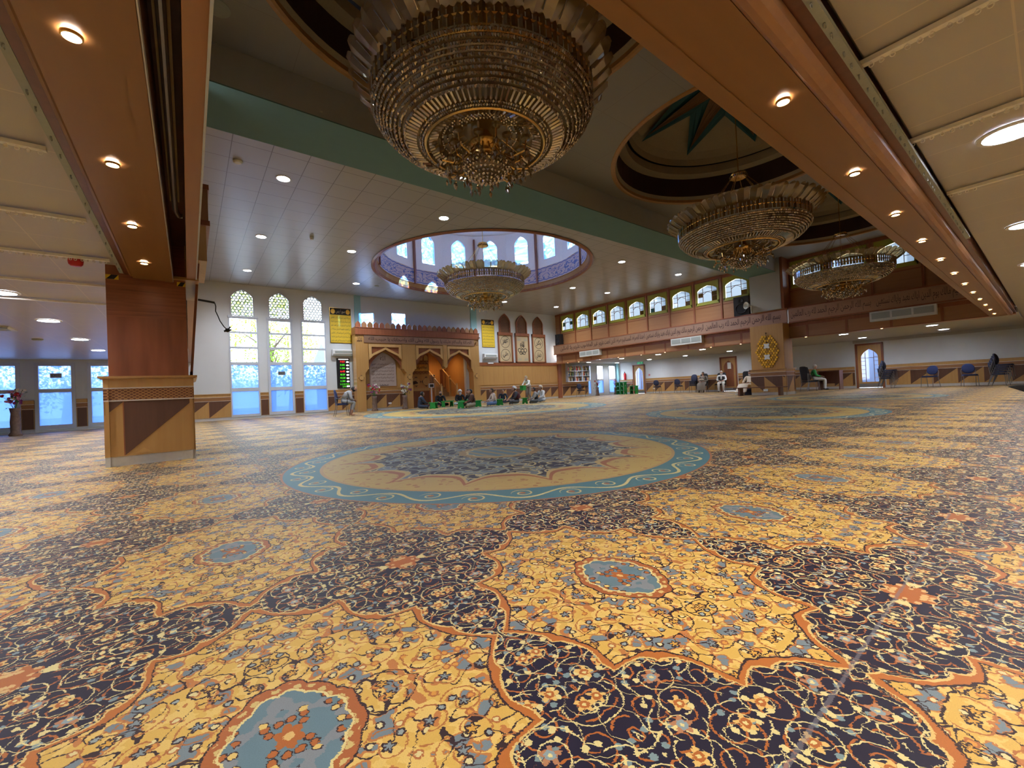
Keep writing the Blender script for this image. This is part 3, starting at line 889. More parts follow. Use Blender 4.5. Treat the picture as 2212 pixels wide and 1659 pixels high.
# ---------------------------------------------------------------- dado panelling
def clip_u(poly, a, c):
    for lim, sg in ((a, 1), (c, -1)):
        out = []
        for i in range(len(poly)):
            p, q = poly[i], poly[(i+1) % len(poly)]
            ip, iq = (p[0]-lim)*sg >= -1e-9, (q[0]-lim)*sg >= -1e-9
            if ip: out.append(p)
            if ip != iq:
                k = (lim-p[0])/(q[0]-p[0]); out.append((lim, p[1]+(q[1]-p[1])*k))
        poly = out
        if len(poly) < 3: return []
    return poly
def dado_face(M, P, u0, u1, unit=.76, ph=0, flip=False):
    """M: dict of builders; P(u, z, d) maps to the room, d standing proud of the wall"""
    def q(mb, a, c, z0, z1, d, mat):
        vs = [P(u, z, dd) for dd in (0, d) for z in (z0, z1) for u in (a, c)]
        mb.add(vs, [(0, 1, 3, 2), (4, 6, 7, 5), (0, 4, 5, 1), (2, 3, 7, 6), (0, 2, 6, 4), (1, 5, 7, 3)], mat)
    q(M['skirting'], u0, u1, 0, .12, .02, 'plinth_metal')
    q(M['panel'], u0, u1, .12, .80, .035, 'oak')
    q(M['panel'], u0, u1, .80, .815, .045, 'line_metal')
    q(M['panel'], u0, u1, .815, .955, .035, 'band_lattice')
    q(M['rail'], u0, u1, .955, .97, .045, 'line_metal')
    q(M['rail'], u0, u1, .97, 1.075, .042, 'oak_pale')
    q(M['rail'], u0, u1, 1.075, 1.105, .075, 'oak')
    k = math.floor((u0-ph)/unit)
    while ph+k*unit < u1:
        a = ph+k*unit; c = a+unit
        tri = [(a, .13), (a, .797), (c, .797)] if not flip else [(a, .797), (c, .797), (c, .13)]
        for d_, poly in ((.038, tri),):
            pp = clip_u(poly, u0+.01, u1-.01)
            if len(pp) >= 3: M['inlay'].add([P(u, z, d_) for u, z in pp], [tuple(range(len(pp)))], 'walnut')
        pp = clip_u([(a+.13*unit, .145), (a+.25*unit, .205), (a+.36*unit, .145)], u0+.01, u1-.01)
        if len(pp) >= 3: M['inlay'].add([P(u, z, .0385) for u, z in pp], [tuple(range(len(pp)))], 'oak_pale')
        pp = clip_u([(a-.012, .13), (a-.012, .797), (a, .797), (a, .13)], u0+.01, u1-.01)
        if len(pp) >= 3: M['inlay'].add([P(u, z, .0385) for u, z in pp], [tuple(range(len(pp)))], 'mahogany')
        k += 1
m_, t_, b_ = newmat('band_lattice')
_x, _y, _z = sep(pos(t_))
_s = _x+_y
_a = ((_s/.055+_z/.036).frac() < .26); _b = ((_s/.055-_z/.036).frac() < .26)
setb(b_, mixc(_a.mx(_b), (.17, .06, .025), (.48, .25, .09)), .4)
DN = [0]
def dado(name, faces, label, pillar=False):
    M = {k: MB() for k in ('skirting', 'panel', 'rail', 'inlay')}
    for f in faces: dado_face(M, *f)
    root = M['panel'].build(name)
    struct(root, label)
    for k, nm in (('skirting', 'skirting'), ('rail', 'cap_rail'), ('inlay', 'triangle_inlay')):
        if M[k].v: M[k].build(nm, root)
    return root
def PY(y0): return lambda u, z, d: (u, y0-d, z)
def PX(x0): return lambda u, z, d: (x0-d, u, z)
def PXr(x0): return lambda u, z, d: (x0+d, u, z)
BW = Y1-.001
dado('trim_10', [(PY(BW), .10, 1.40, .77, .65)], 'dado left of the tall windows')
for k, (a, c) in enumerate(((2.47, 2.80), (3.83, 4.20), (-4.47, -4.15), (-3.17, -2.87))):
    M = {k_: MB() for k_ in ('skirting', 'panel', 'rail', 'inlay')}
    dado_face(M, PY(BW), a+.01, c-.01, 9, -20)
    M['panel'].box(a+.03, c-.03, BW-.045, BW-.03, .13, .79, 'walnut')
    r = M['panel'].build('trim_%d' % (11+k)); struct(r, ['dark dado block between the first and second tall window', 'dark dado block between the second and third tall window', 'dark dado block right of the flower vase', 'dark dado block near the clad pillar'][k])
    M['skirting'].build('skirting', r); M['rail'].build('cap_rail', r)
dado('trim_15', [(PY(BW), 5.25, 6.62, .77, .5)], 'dado below the digital prayer clock')
dado('trim_16', [(PY(BW), 13.42, 20.44, .77, 13.6)], 'dado behind the seated circle')
dado('trim_17', [(PY(BW), 20.75, 23.5, .77, 20.9)], 'dado below the bookcase')
b = MB(); b.box(13.42, 20.44, BW-.03, BW, 1.10, 2.27, 'oak'); 
for k in range(1, 9): b.box(13.42+k*.78, 13.43+k*.78, BW-.033, BW-.03, 1.12, 2.25, 'fascia_wood')
b.box(13.42, 20.44, BW-.06, BW, 2.27, 2.46, 'mahogany')
struct(b.build('trim_18'), 'tall oak panelling with a dark red header')
b = MB(); b.box(20.42, 20.72, Y1-.16, Y1-.002, 0, 2.42, 'mahogany'); b.box(20.72, 21.2, Y1-.06, Y1-.002, 1.1, 2.42, 'oak')
struct(b.build('trim_19'), 'dark red corner post beside the bookcase')

# ---------------------------------------------------------------- right side: clerestory, frieze, aisle wall
SP = 1.385
bays = [20.72-SP*k for k in range(9)]      # upper edges of the bays beyond the pier
near = [6.80-SP*k for k in range(4)]
cw = []
for y in bays + near:
    cw.append((y-SP+.13, y-.13, 4.60, 5.22, 5.52))
b = MB()
wall_holes(b, 'x', X1, X1+.12, 1.15, Y1, 3.6, HC+.1, cw, 'fascia_wood')
for y in bays+near+[6.80-SP*4]:
    b.box(X1-.05, X1, y-.035, y+.035, 3.62, HC, 'mahogany')
b.box(X1-.03, X1, 1.15, Y1, 5.66, 5.8, 'mahogany')
b.box(X1-.012, X1, 1.15, Y1, 4.36, 4.40, 'mahogany')
struct(b.build('wall_right'), 'panelled clerestory wall above the frieze')
def clerestory(k, h, variant, label):
    WN[0] += 1
    u0, u1, z0, zs, za = h; L = (X1, (u0+u1)/2, z0)
    root = empty('window_%d' % WN[0], L, kind='structure', label=label)
    f = MB()
    A = arch(u0+.07, u1-.07, zs, za-.07); c = (u0+u1)/2
    O = [(u0-.02, z0-.1)]+[(max(u0-.02, min(u1+.02, a)), 5.62) for a, z in arch(u0-.02, u1+.02, zs, za)]+[(u1+.02, z0-.1)]
    I = [(u0+.07, z0+.05)]+A+[(u1-.07, z0+.05)]
    f.strip(O, I, 'x', X1-.04, X1+.02, 'lime_paint')
    f.box(X1-.04, X1+.02, u0-.02, u1+.02, z0-.1, z0+.05, 'lime_paint')
    f.build('frame', root, origin=L)
    w_ = (u1-u0-.14); a0 = u0+.07
    g = MB()
    for fx in (.27, .73): g.box(X1+.0, X1+.03, a0+w_*fx-.009, a0+w_*fx+.009, z0+.05, za-.12, 'mahogany')
    zz = z0+.05; hh = za-.07-zz
    g.box(X1, X1+.03, a0, u1-.07, zz+hh*.62, zz+hh*.62+.018, 'mahogany')
    for fx0, fx1 in ((0, .27), (.73, 1)):
        g.box(X1, X1+.03, a0+w_*fx0, a0+w_*fx1, zz+hh*(.30 if (k+int(fx0*2)) % 2 else .36), zz+hh*(.30 if (k+int(fx0*2)) % 2 else .36)+.018, 'mahogany')
    B = arch(a0+w_*.27, a0+w_*.73, zz+hh*.45, zz+hh*.64, 6); B2 = [(p[0], p[1]-.02) for p in B]
    g.strip(B, B2, 'x', X1, X1+.03, 'mahogany')
    g.build('glazing_bar', root, origin=L)
    p = MB(); p.prism([(a0, zz)]+A+[(u1-.07, zz)], 'x', X1+.04, X1+.046, 'sky_pane'); p.build('pane', root, origin=L)
    for (fa, fb, ga, gb, mat) in variant:
        p = MB(); p.box(X1+.03, X1+.038, a0+w_*fa, a0+w_*fb, zz+hh*ga, zz+hh*gb, mat); p.build('coloured_pane', root, origin=L)
V = {0: [(.73, 1, .33, .62, 'green_pane'), (0, .27, .36, .62, 'green_pane')], 2: [(.73, 1, .3, .6, 'amber_pane')], 4: [(0, .27, .02, .3, 'amber_pane')], 5: [(0, .27, 0, .3, 'amber_pane'), (.73, 1, 0, .3, 'green_pane')], 6: [(0, .27, .02, .3, 'amber_pane')], 7: [(0, .27, 0, .6, 'amber_pane'), (.73, 1, .33, .6, 'amber_pane')], 8: [(0, .27, .0, .3, 'amber_pane')]}
for k, h in enumerate(cw):
    clerestory(k, h, V.get(k, []), ('%s clerestory window counted from the far corner' % ORD[k]) if k < 9 else '%s clerestory window past the white pier' % ORD[k-9])

b = MB()
b.box(X1-.3, X1+.1, 8.05, Y1-.25, 2.36, 3.0, 'fascia_wood')
b.box(X1-.3, X1+.1, .62, 6.75, 2.36, 3.0, 'fascia_wood')
b.box(X1-.32, X1-.3, .62, Y1-.25, 2.84, 3.0, 'mahogany')
b.box(X1-.32, X1-.3, .62, Y1-.25, 2.36, 2.385, 'mahogany')
for k in range(16):
    y = 20.4-k*1.3
    if 6.7 < y < 8.1: continue
    b.box(X1-.315, X1-.3, y-.04, y+.04, 2.385, 2.84, 'mahogany')
struct(b.build('trim_20'), 'oak fascia with dark battens under the lettered frieze')
for k, (a, c, fx) in enumerate(((6.72, Y1-.25, 0), (1.15, 6.68, .03))):
    L = (X1-.5+fx, (a+c)/2, 2.98)
    b = MB(); b.box(X1-.52+fx, X1-.02, a, c, 2.98, 3.62, 'fascia_wood')
    b.box(X1-.55+fx, X1-.52+fx, a, c, 2.98, 3.03, 'mahogany'); b.box(X1-.55+fx, X1-.52+fx, a, c, 3.57, 3.62, 'mahogany')
    root = b.build('trim_%d' % (21+k)); struct(root, ['long copper coloured frieze with black calligraphy above the far seats', 'shaded lettered frieze beyond the pier'][k])
    c_ = MB(); c_.box(X1-.535+fx, X1-.518+fx, a+.02, c-.02, 3.03, 3.57, 'copper_band'); c_.build('copper_panel', root)
LINES = ['\u0628\u0633\u0645 \u0627\u0644\u0644\u0647 \u0627\u0644\u0631\u062d\u0645\u0646 \u0627\u0644\u0631\u062d\u064a\u0645 \u0627\u0644\u062d\u0645\u062f \u0644\u0644\u0647 \u0631\u0628 \u0627\u0644\u0639\u0627\u0644\u0645\u064a\u0646',
         '\u0627\u0644\u0631\u062d\u0645\u0646 \u0627\u0644\u0631\u062d\u064a\u0645 \u0645\u0627\u0644\u0643 \u064a\u0648\u0645 \u0627\u0644\u062f\u064a\u0646 \u0627\u064a\u0627\u0643 \u0646\u0639\u0628\u062f \u0648\u0627\u064a\u0627\u0643 \u0646\u0633\u062a\u0639\u064a\u0646',
         '\u0627\u0647\u062f\u0646\u0627 \u0627\u0644\u0635\u0631\u0627\u0637 \u0627\u0644\u0645\u0633\u062a\u0642\u064a\u0645 \u0635\u0631\u0627\u0637 \u0627\u0644\u0630\u064a\u0646 \u0627\u0646\u0639\u0645\u062a \u0639\u0644\u064a\u0647\u0645',
         '\u063a\u064a\u0631 \u0627\u0644\u0645\u063a\u0636\u0648\u0628 \u0639\u0644\u064a\u0647\u0645 \u0648\u0644\u0627 \u0627\u0644\u0636\u0627\u0644\u064a\u0646']
fr = [o for o in bpy.data.objects if o.name in ('trim_21', 'trim_22')]
for i, ln in enumerate(LINES):                       # reads from the pier towards the corner
    me = text_mesh(ln, 3.25, .42, 'ink_brown', bold=.010)
    place_text(me, (X1-.54, 8.6+i*3.35, 3.29), '-x', bpy.data.objects['trim_21'])
for i, ln in enumerate(LINES[:2]):
    place_text(text_mesh(ln, 2.6, .40, 'ink_brown'), (X1-.51, 5.3-i*2.75, 3.29), '-x', bpy.data.objects['trim_22'])

# white pier in the clerestory and the clad pillar below it
b = MB(); b.box(19.75, X1, 6.85, 8.05, 3.62, HC, 'ceiling_white'); b.box(19.78, X1, 6.75, 6.85, 3.62, HC, 'mahogany')
struct(b.build('pillar'), 'white pier above the frieze carrying the teal beam')

def clad_pillar(x0, x1, y0, y1, dx, label, mat):
    """column with a wider dado round its foot"""
    b = MB(); b.box(x0, x1, y0, y1, 1.1, 2.98, mat)
    root = b.build('pillar'); struct(root, label)
    M = {k: MB() for k in ('skirting', 'panel', 'rail', 'inlay')}
    e = .05
    M['panel'].box(x0, x1, y0, y1, .12, 1.08, 'oak'); M['skirting'].box(x0-.0, x1+.0, y0, y1, 0, .12, 'plinth_metal')
    for P, a, c, ph in ((PY(y0), x0-e, x1+e, dx), (PX(x0), y0-e, y1+e, y0+.1), (PXr(x1), y0-e, y1+e, y0+.1)):
        dado_face(M, P, a, c, .70, ph)
    M['rail'].box(x0-.09, x1+.09, y0-.09, y1+.09, 1.085, 1.11, 'oak')
    M['panel'].build('dado_panel', root); M['skirting'].build('plinth', root); M['rail'].build('cap_rail', root); M['inlay'].build('triangle_inlay', root)
    return root
m_, t_, b_ = newmat('mahogany_striped')
_x, _y, _z = sep(pos(t_))
_n = noise(vec(t_, _x*.7, _y*.7, _z*16), 2.2, 3, .6)
_n2 = noise(vec(t_, _x*5, _y*5, _z*.6), 1.5, 2)
_up = (_z > 1.86)
_f = (((mixf(_up, _n2, _n))-.38)*3).mx(0).mn(1)
setb(b_, mixc(_f*.8, (.31, .105, .045), (.15, .045, .018)), .28)
PL = clad_pillar(-.775, .005, 7.10, 8.40, -.64, 'near pillar clad in striped mahogany over an inlaid oak dado', 'mahogany_striped')
for (a, c, z) in ((-.775, -.655, 2.35), (-.085, .005, 2.335)):
    b = MB(); w_ = (c-a)
    b.box(a, c, 7.093, 7.10, z-.028, z+.028, 'yellow_paint' if 'yellow_paint' in MATS else 'yellow_cloth')
    for k in range(1):
        b.add([(a+w_*.45, 7.092, z+.028), (a+w_*.97, 7.092, z+.028), (a+w_*.65, 7.092, z-.028), (a+w_*.05, 7.092, z-.028)], [(0, 1, 2, 3)], 'black_plastic')
    b.build('warning_tape', PL)
b = MB()
b.box(.005, .28, 7.02, 8.38, 3.2, 3.70, 'fascia_wood'); b.box(.0, .295, 7.0, 8.4, 3.66, 3.73, 'mahogany'); b.box(.0, .295, 7.0, 8.4, 3.16, 3.23, 'mahogany')
b.box(.005, .25, 7.05, 8.38, 2.68, 3.16, 'oak_pale'); b.box(-.12, .15, 7.02, 8.4, 2.385, 2.42, 'oak')
b.box(.005, .12, 7.1, 8.38, 2.42, HC, 'fascia_wood')
b.build('capital', PL)

PR = clad_pillar(19.50, 20.42, 6.75, 8.03, 19.6, 'far pillar with a gold honeycomb panel', 'oak')
# honeycomb relief with two white shapes
b = MB()
yc, zc = 7.38, 1.85
def in_egg(y, z):
    return (abs((y-yc)/.42)**2.6+abs((z-zc)/.66)**2.6) < 1
for i in range(-8, 9):
    for j in range(-14, 15):
        y = yc+i*.105+(.0525 if j % 2 else 0); z = zc+j*.091
        if not in_egg(y, z): continue
        if abs(y-yc) < .085 and (abs(z-zc-.235) < .10 or abs(z-zc+.235) < .10): continue
        r = .050
        vs = [(19.46, y+r*math.sin(PI/3*q_), z+r*math.cos(PI/3*q_)) for q_ in range(6)]+[(19.50, y+r*math.sin(PI/3*q_), z+r*math.cos(PI/3*q_)) for q_ in range(6)]
        b.add(vs, [tuple(range(6))]+[(q_, (q_+1) % 6, 6+(q_+1) % 6, 6+q_) for q_ in range(6)], 'honey_gold' if (i+j) % 3 else 'honey_gold_dark')
hp = b.build('honeycomb_panel', PR)
for s_ in (1, -1):
    b = MB(); pts = []
    for k in range(16):
        a = 2*PI*k/16; r = .115+.035*math.cos(4*a+PI)
        pts.append((yc+r*math.cos(a), zc+s_*.235+r*math.sin(a)))
    b.prism(pts, 'x', 19.448, 19.5, 'white_plastic'); b.build('white_emblem', PR)
b = MB(); b.tube([(19.45, yc, 2.36), (19.45, yc, 2.60)], .008, 'ink_brown', 5); b.ball((19.45, yc, 2.63), .03, 'ink_brown'); b.ball((19.45, yc, 2.24), .03, 'ink_brown'); b.build('finial', PR)

# far aisle wall with three doors
DR = [(5.03, 6.13, 0, 2.24), (11.97, 13.02, 0, 2.18), (18.60, 19.68, 0, 2.18)]
b = MB(); wall_holes(b, 'x', X3, X3+.2, -6, Y1+.2, 0, 2.6, DR, 'white_wall')
b.box(X3-.06, X3, -6, 6.2, 2.28, 2.42, 'ceiling_white')
struct(b.build('wall_right_aisle'), 'white wall at the back of the right aisle')
runs = [(-6, 4.98), (6.18, 11.92), (13.07, 18.55), (19.73, Y1-.3)]
for k, (a, c) in enumerate(runs):
    dado('trim_%d' % (30+k), [(PX(X3), a, c, .77, a+.1, True)], ['dado behind the stacked chairs on the right', 'dado between the glazed door and the plain door', 'dado between the plain door and the exit door', 'dado left of the exit door'][k])
def door(k, h, glazed, label):
    y0, y1, _, z1 = h; L = (X3, (y0+y1)/2, 0)
    root = empty('door_%d' % k, L, kind='structure', label=label)
    f = MB()
    for a, c in ((y0, y0+.09), (y1-.09, y1)): f.box(X3-.05, X3+.1, a, c, 0, z1, 'mahogany')
    f.box(X3-.05, X3+.1, y0, y1, z1-.09, z1, 'mahogany'); f.build('frame', root, origin=L)
    d0, d1 = y0+.09, y1-.09; A = (d0+.13, d1-.13)
    lf = MB(); wall_holes(lf, 'x', X3, X3+.05, d0, d1, .03, z1-.09, [(A[0], A[1], .30, 1.55, 1.95)], 'oak_pale' if glazed else 'oak')
    lf.build('leaf', root, origin=L)
    pl_ = MB(); pl_.box(X3-.006, X3, d0+.02, d1-.02, .04, .22, 'grey_metal'); pl_.build('kick_plate', root, origin=L)
    g = MB(); g.prism([(A[0], .30)]+arch(A[0], A[1], 1.55, 1.95)+[(A[1], .30)], 'x', X3+.03, X3+.035, 'lit_pane' if glazed else 'mahogany'); g.build('pane' if glazed else 'panel', root, origin=L)
    if glazed:
        g = MB(); wd = A[1]-A[0]
        for fx in (.25, .75): g.box(X3, X3+.03, A[0]+wd*fx-.01, A[0]+wd*fx+.01, .30, 1.80, 'mahogany')
        for i in range(6): g.box(X3, X3+.03, A[0], A[0]+wd*.25, .5+i*.21, .515+i*.21, 'mahogany'); g.box(X3, X3+.03, A[0]+wd*.75, A[1], .5+i*.21, .515+i*.21, 'mahogany')
        g.box(X3, X3+.03, A[0], A[1], 1.50, 1.52, 'mahogany'); g.build('glazing_bar', root, origin=L)
    else:
        g = MB(); g.box(X3-.012, X3-.002, (y0+y1)/2-.16, (y0+y1)/2+.06, 1.42, 1.82, 'paper'); n_ = g.build('notice', root, origin=L)
    h_ = MB(); h_.tube([(X3-.03, d0+.06, 1.0), (X3-.03, d0+.06, 1.15)], .012, 'grey_metal'); h_.build('handle', root, origin=L)
glass_mat('lit_pane', (.30, .33, .42), trl=.5, gloss=.08)
for k, (h, g, l) in enumerate(zip(DR, (True, False, True), ('glazed oak door with a pointed light near the stacked chairs', 'plain oak door with a white notice behind the seated man in white', 'glazed oak door below the green exit sign'))):
    door(k+1, h, g, l)
# lobby behind the doors
b = MB(); b.box(X3+2.2, X3+2.3, -6, Y1+.2, 0, 2.6, 'white_wall'); b.box(X3+.2, X3+2.3, -6, Y1, -.1, 0, 'stone_grey')
struct(b.build('wall_lobby'), 'pale lobby wall seen through the glazed doors')
# hidden roof over the slots, keeps daylight out
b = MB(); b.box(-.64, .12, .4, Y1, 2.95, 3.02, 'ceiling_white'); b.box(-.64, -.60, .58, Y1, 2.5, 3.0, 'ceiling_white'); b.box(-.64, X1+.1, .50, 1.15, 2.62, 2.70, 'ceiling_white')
b.box(-.13, -.118, .62, Y1, 2.42, 2.95, 'mahogany_dark')
b.box(-.3, X1+.2, .9, 8.3, 7.75, 7.85, 'roof_grey')
b.box(-.3, -.2, .9, 8.3, 5.8, 7.8, 'roof_grey'); b.box(-.3, X1+.2, .85, .95, 2.7, 7.8, 'roof_grey'); b.box(X1+.12, X1+.2, .9, 8.3, 5.8, 7.8, 'roof_grey'); b.box(-.3, X1+.2, 8.25, 8.35, 5.95, 7.8, 'roof_grey')
b.box(-.3, X1+.2, 8.3, 9.5, HC+.12, HC+.2, 'roof_grey')
b.box(4.0, 9.25, 8.7, 9.4, HC+.1, 9.6, 'brick_out'); b.box(12.95, 17, 8.7, 9.4, HC+.1, 9.6, 'brick_out')  # added unseen blocks, shade the drum windows on both sides of two sunlit ones
struct(b.build('ceiling_light_block'), 'flat roof over the near bay and added sun blocks, unseen from the hall')

# ================================================================== lamps
LENS = {}
def lamp_light(parent, z, power, col, spot=150, r=.06):
    l = bpy.data.lights.get('lamp_%s_%d' % (col[2], int(power*100)))
    if not l:
        l = bpy.data.lights.new('lamp_%s_%d' % (col[2], int(power*100)), 'SPOT')
        l.energy = power; l.color = col; l.spot_size = math.radians(spot); l.spot_blend = 1; l.shadow_soft_size = r
    o = bpy.data.objects.new('lamp_light', l); COL.objects.link(o); o.parent = parent; o.location = (0, 0, z)
    return o
PROTO = {}
def downlight(kind, x, y, z, r, lens, ringm, power, col, label, group, name='downlight'):
    key = (kind, r)
    root = empty(name, (x, y, z), label=label, cat='ceiling light', group=group)
    if key not in PROTO:
        b = MB(); b.lathe([(r*1.25, 0), (r*1.22, -.012), (r*1.02, -.014), (r, -.004)], ringm, n=20); ra = b.build('trim_ring', root)
        b = MB(); b.lathe([(r, -.006), (.0005, -.010)], lens, n=20); rb = b.build('lens', root)
        PROTO[key] = (ra.data, rb.data)
    else:
        for nm, me in zip(('trim_ring', 'lens'), PROTO[key]):
            o = bpy.data.objects.new(nm, me); COL.objects.link(o); o.parent = root
    if power: lamp_light(root, -.05, power, col)
    return root
WH = (.86, .92, 1.0); WM = (1, .78, .55)
HALL = [(1.85, 10.6, 'beside the near pillar'), (1.90, 14.75, 'left of the glazed dome, middle row'), (1.92, 18.85, 'nearest the first tall window'), (4.62, 14.75, 'just left of the dome rim'), (6.0, 10.63, 'in front of the dome, left side'), (6.07, 18.9, 'between the dome and the poster wall'),
        (14.3, 10.7, 'right of the dome rim, front row'), (15.7, 14.85, 'just right of the dome rim'), (18.3, 14.75, 'near the middle of the clerestory windows'), (18.4, 18.9, 'in the far corner by the clerestory'), (18.4, 10.6, 'close to the white pier'), (14.5, 19.1, 'half behind the far chandelier')]
for x, y, l in HALL: downlight('hall', x, y, HC, .13, 'led_white', 'white_plastic', 190, WH, 'round white LED in the tiled hall ceiling, '+l, 'round lights in the tiled hall ceiling')
for i, y in enumerate((2.55, 3.78, 5.0, 6.25)):
    downlight('spot', -.36, y, 2.352, .031, 'led_warm', 'gold_metal', 4, WM, 'warm spotlight in the left wooden soffit, %s from the near end' % ORD[i], 'spotlights in the left soffit', 'spotlight')
for i, y in enumerate((9.0, 10.3, 11.6, 14.2, 16.8, 19.4)): pass
for i in range(13):
    downlight('spot', 1.32+1.5*i, .90+.009*i, 2.352, .031, 'led_warm', 'gold_metal', 4, WM, 'warm spotlight in the right wooden soffit, %s from the near end' % ORD[i], 'spotlights in the right soffit', 'spotlight')
for i, (y) in enumerate((9.41, 12.02, 15.0, 17.7)):
    downlight('aisle', -2.14, y, 2.498, .15, 'led_white', 'white_plastic', 85, WH, 'round white LED in the left aisle ceiling, %s from the near side' % ORD[i], 'round lights in the left aisle')
for i, (y) in enumerate((6.7, 4.0, 1.2)): downlight('aisle', -2.14, y, 2.498, .15, 'led_white', 'white_plastic', 85, WH, 'round white LED in the left aisle ceiling outside the view, %s one' % ORD[i], 'round lights in the left aisle outside the view')
for i, x in enumerate((4.98, 8.35, 11.6, 14.9, 18.2, 21.5)):
    downlight('aisle', x, .12, 2.498, .15, 'led_white', 'white_plastic', 60, WH, 'round white LED in the right aisle ceiling, %s from the near end' % ORD[i], 'round lights in the right aisle')
for i, (x, y) in enumerate(((1.6, -.1), (1.6, -3), (5, -3), (8.35, -3), (-1.6, -2.2), (12, -3), (16, -3))):
    downlight('aisle', x, y, 2.498, .15, 'led_white', 'white_plastic', 75, (1, .92, .80), 'round LED in the right aisle ceiling outside the view, %s one' % ORD[i], 'round lights in the right aisle outside the view')
for i, (x, y) in enumerate([(22.4, 20.0), (22.2, 17.0), (22.0, 14.2), (21.8, 11.4), (21.8, 5.3), (22.1, 2.7)]):
    downlight('aisle', x, y, 2.418, .15, 'led_white', 'white_plastic', 30, WH, 'round white LED in the far aisle ceiling, front row, %s from the bookcase' % ORD[i], 'round lights in the far aisle')
for i, (x, y) in enumerate([(26.3, 20.2), (26.2, 17.3), (26.0, 14.5), (25.8, 11.6), (25.6, 5.4), (25.4, 2.7)]):
    downlight('aisle', x-.5, y, 2.418, .15, 'led_white', 'white_plastic', 30, WH, 'round white LED in the far aisle ceiling, back row, %s from the exit door' % ORD[i], 'round lights in the far aisle')
for i, y in enumerate((20.0, 19.0, 17.2, 15.8, 14.2, 12.7, 10.2, 8.8, 6.2, 3.8)):
    downlight('fspot', X1-.18, y, 2.358, .035, 'led_warm', 'gold_metal', 0, WM, 'tiny warm spot under the oak fascia, %s from the corner' % ORD[i], 'small spots under the fascia', 'spotlight')

# ceiling fittings
def disc(name, x, y, z, r, h, mat, label, cat):
    b = MB(); b.lathe([(r, 0), (r, -h*.5), (r*.7, -h), (.001, -h)], mat, n=18); o = b.build(name); o.location = (x, y, z); return tag(o, label, cat)
disc('smoke_detector', 3.18, 14.0, HC, .06, .10, 'ac_cream', 'small cream detector on the tiled ceiling left of the dome', 'smoke detector')
disc('smoke_detector', .95, 10.3, HC, .09, .05, 'ac_cream', 'cream detector beside the brown capital', 'smoke detector')
disc('ceiling_speaker', .42, 6.35, HC-.02, .15, .015, 'grille_grey', 'round grey ceiling speaker near the teal beam', 'speaker')
disc('ceiling_speaker', 6.4, 6.3, HC-.02, .15, .015, 'grille_grey', 'round grey ceiling speaker between two dark domes', 'speaker')
disc('smoke_detector', -2.9, 15.2, 2.5, .10, .04, 'grille_grey', 'flat grey detector on the left aisle ceiling', 'smoke detector')
disc('smoke_detector', 7.0, 18.9, HC, .10, .04, 'grille_grey', 'grey detector under the dome rim near the carved screen', 'smoke detector')
b = MB(); b.lathe([(.055, 0), (.06, -.02)], 'white_plastic', n=18); b.lathe([(.062, -.02), (.068, -.05), (.062, -.085), (.045, -.105), (.001, -.108)], 'red_plastic', n=18)
o = b.build('alarm_sounder', smooth=True); o.location = (-1.0, 6.91, 2.5); tag(o, 'red round fire alarm sounder on the left aisle ceiling', 'alarm')
b = MB(); b.box(-.3, .3, -.3, .3, -.02, 0, 'ac_cream'); b.box(-.22, .22, -.22, .22, -.028, -.02, 'grille_grey'); b.box(-.27, .27, -.24, -.22, -.03, -.02, 'black_plastic')
o = b.build('ceiling_vent'); o.location = (-3.2, 13.4, 2.5); tag(o, 'square air vent in the left aisle ceiling', 'vent')

# curtain rails with gliders on the aisle ceilings
def rail(name, p0, p1, label, n, sp=None, r=.016, white='rail_white'):
    P0, P1 = Vector(p0), Vector(p1); d = (P1-P0); L = d.length; d.normalize()
    root = empty(name, P0, label=label, cat='curtain rail', group='curtain rails on the aisle ceilings')
    b = MB(); s_ = Vector((-d.y, d.x, 0))
    q = [P0+s_*.02*a+Vector((0, 0, z)) for a in (-1, 1) for z in (0, .028)]
    b.add([v-P0 for v in q]+[v-P0+d*L for v in q], [(0, 1, 3, 2), (4, 6, 7, 5), (0, 4, 5, 1), (2, 3, 7, 6), (0, 2, 6, 4), (1, 5, 7, 3)], white)
    b.build('track', root)
    g = MB(); g.tube([(.011*math.cos(a), 0, -.016+.011*math.sin(a)) for a in [2*PI*k/10 for k in range(10)]], .003, white, 4, closed=True); g.box(-.004, .004, -.004, .004, -.006, .002, white)
    gp = None
    random.seed(int(L*100)+n)
    for k in range(n):
        t_ = (.03+k*.05+random.uniform(-.008, .008)) if sp is None else sp*(k+.4)+random.uniform(-.06, .06)*(sp > .1)
        if t_ > L-.02: break
        if gp is None: gp = g.build('glider', root); o = gp
        else: o = bpy.data.objects.new('glider', gp.data); COL.objects.link(o); o.parent = root
        o.location = d*t_; o.rotation_euler = (0, 0, math.atan2(d.y, d.x)+random.uniform(-.3, .3))
    return root
for i, y in enumerate((4.07, 5.44, 6.80, 8.26, 9.7)):
    if i < 3: rail('curtain_rail', (-.71 if i < 2 else -.70, y, 2.46), (-3.9, y, 2.46), 'white curtain rail across the left aisle ceiling, %s from the near end' % ORD[i], 30)
    else: rail('curtain_rail', (-.88, y, 2.46), (-3.9, y, 2.46), 'white curtain rail beyond the near pillar, %s one' % ('nearer' if i == 3 else 'farther'), 0)
for i, x in enumerate((3.07, 4.41, 6.03)):
    rail('curtain_rail', (x, .635-.03*i, 2.46), (x, -3.4, 2.46), 'white curtain rail across the right aisle ceiling, %s from the near end' % ORD[i], 40 if i < 2 else 4)
rail('curtain_rail', (-.622, 2.0, 2.395), (-.622, 7.05, 2.395), 'curtain rail along the edge of the left soffit', 24, .26, white='grille_grey')
rail('curtain_rail', (1.6, .60, 2.40), (8.0, .60, 2.40), 'curtain rail along the edge of the right soffit', 40, .15, white='grille_grey')
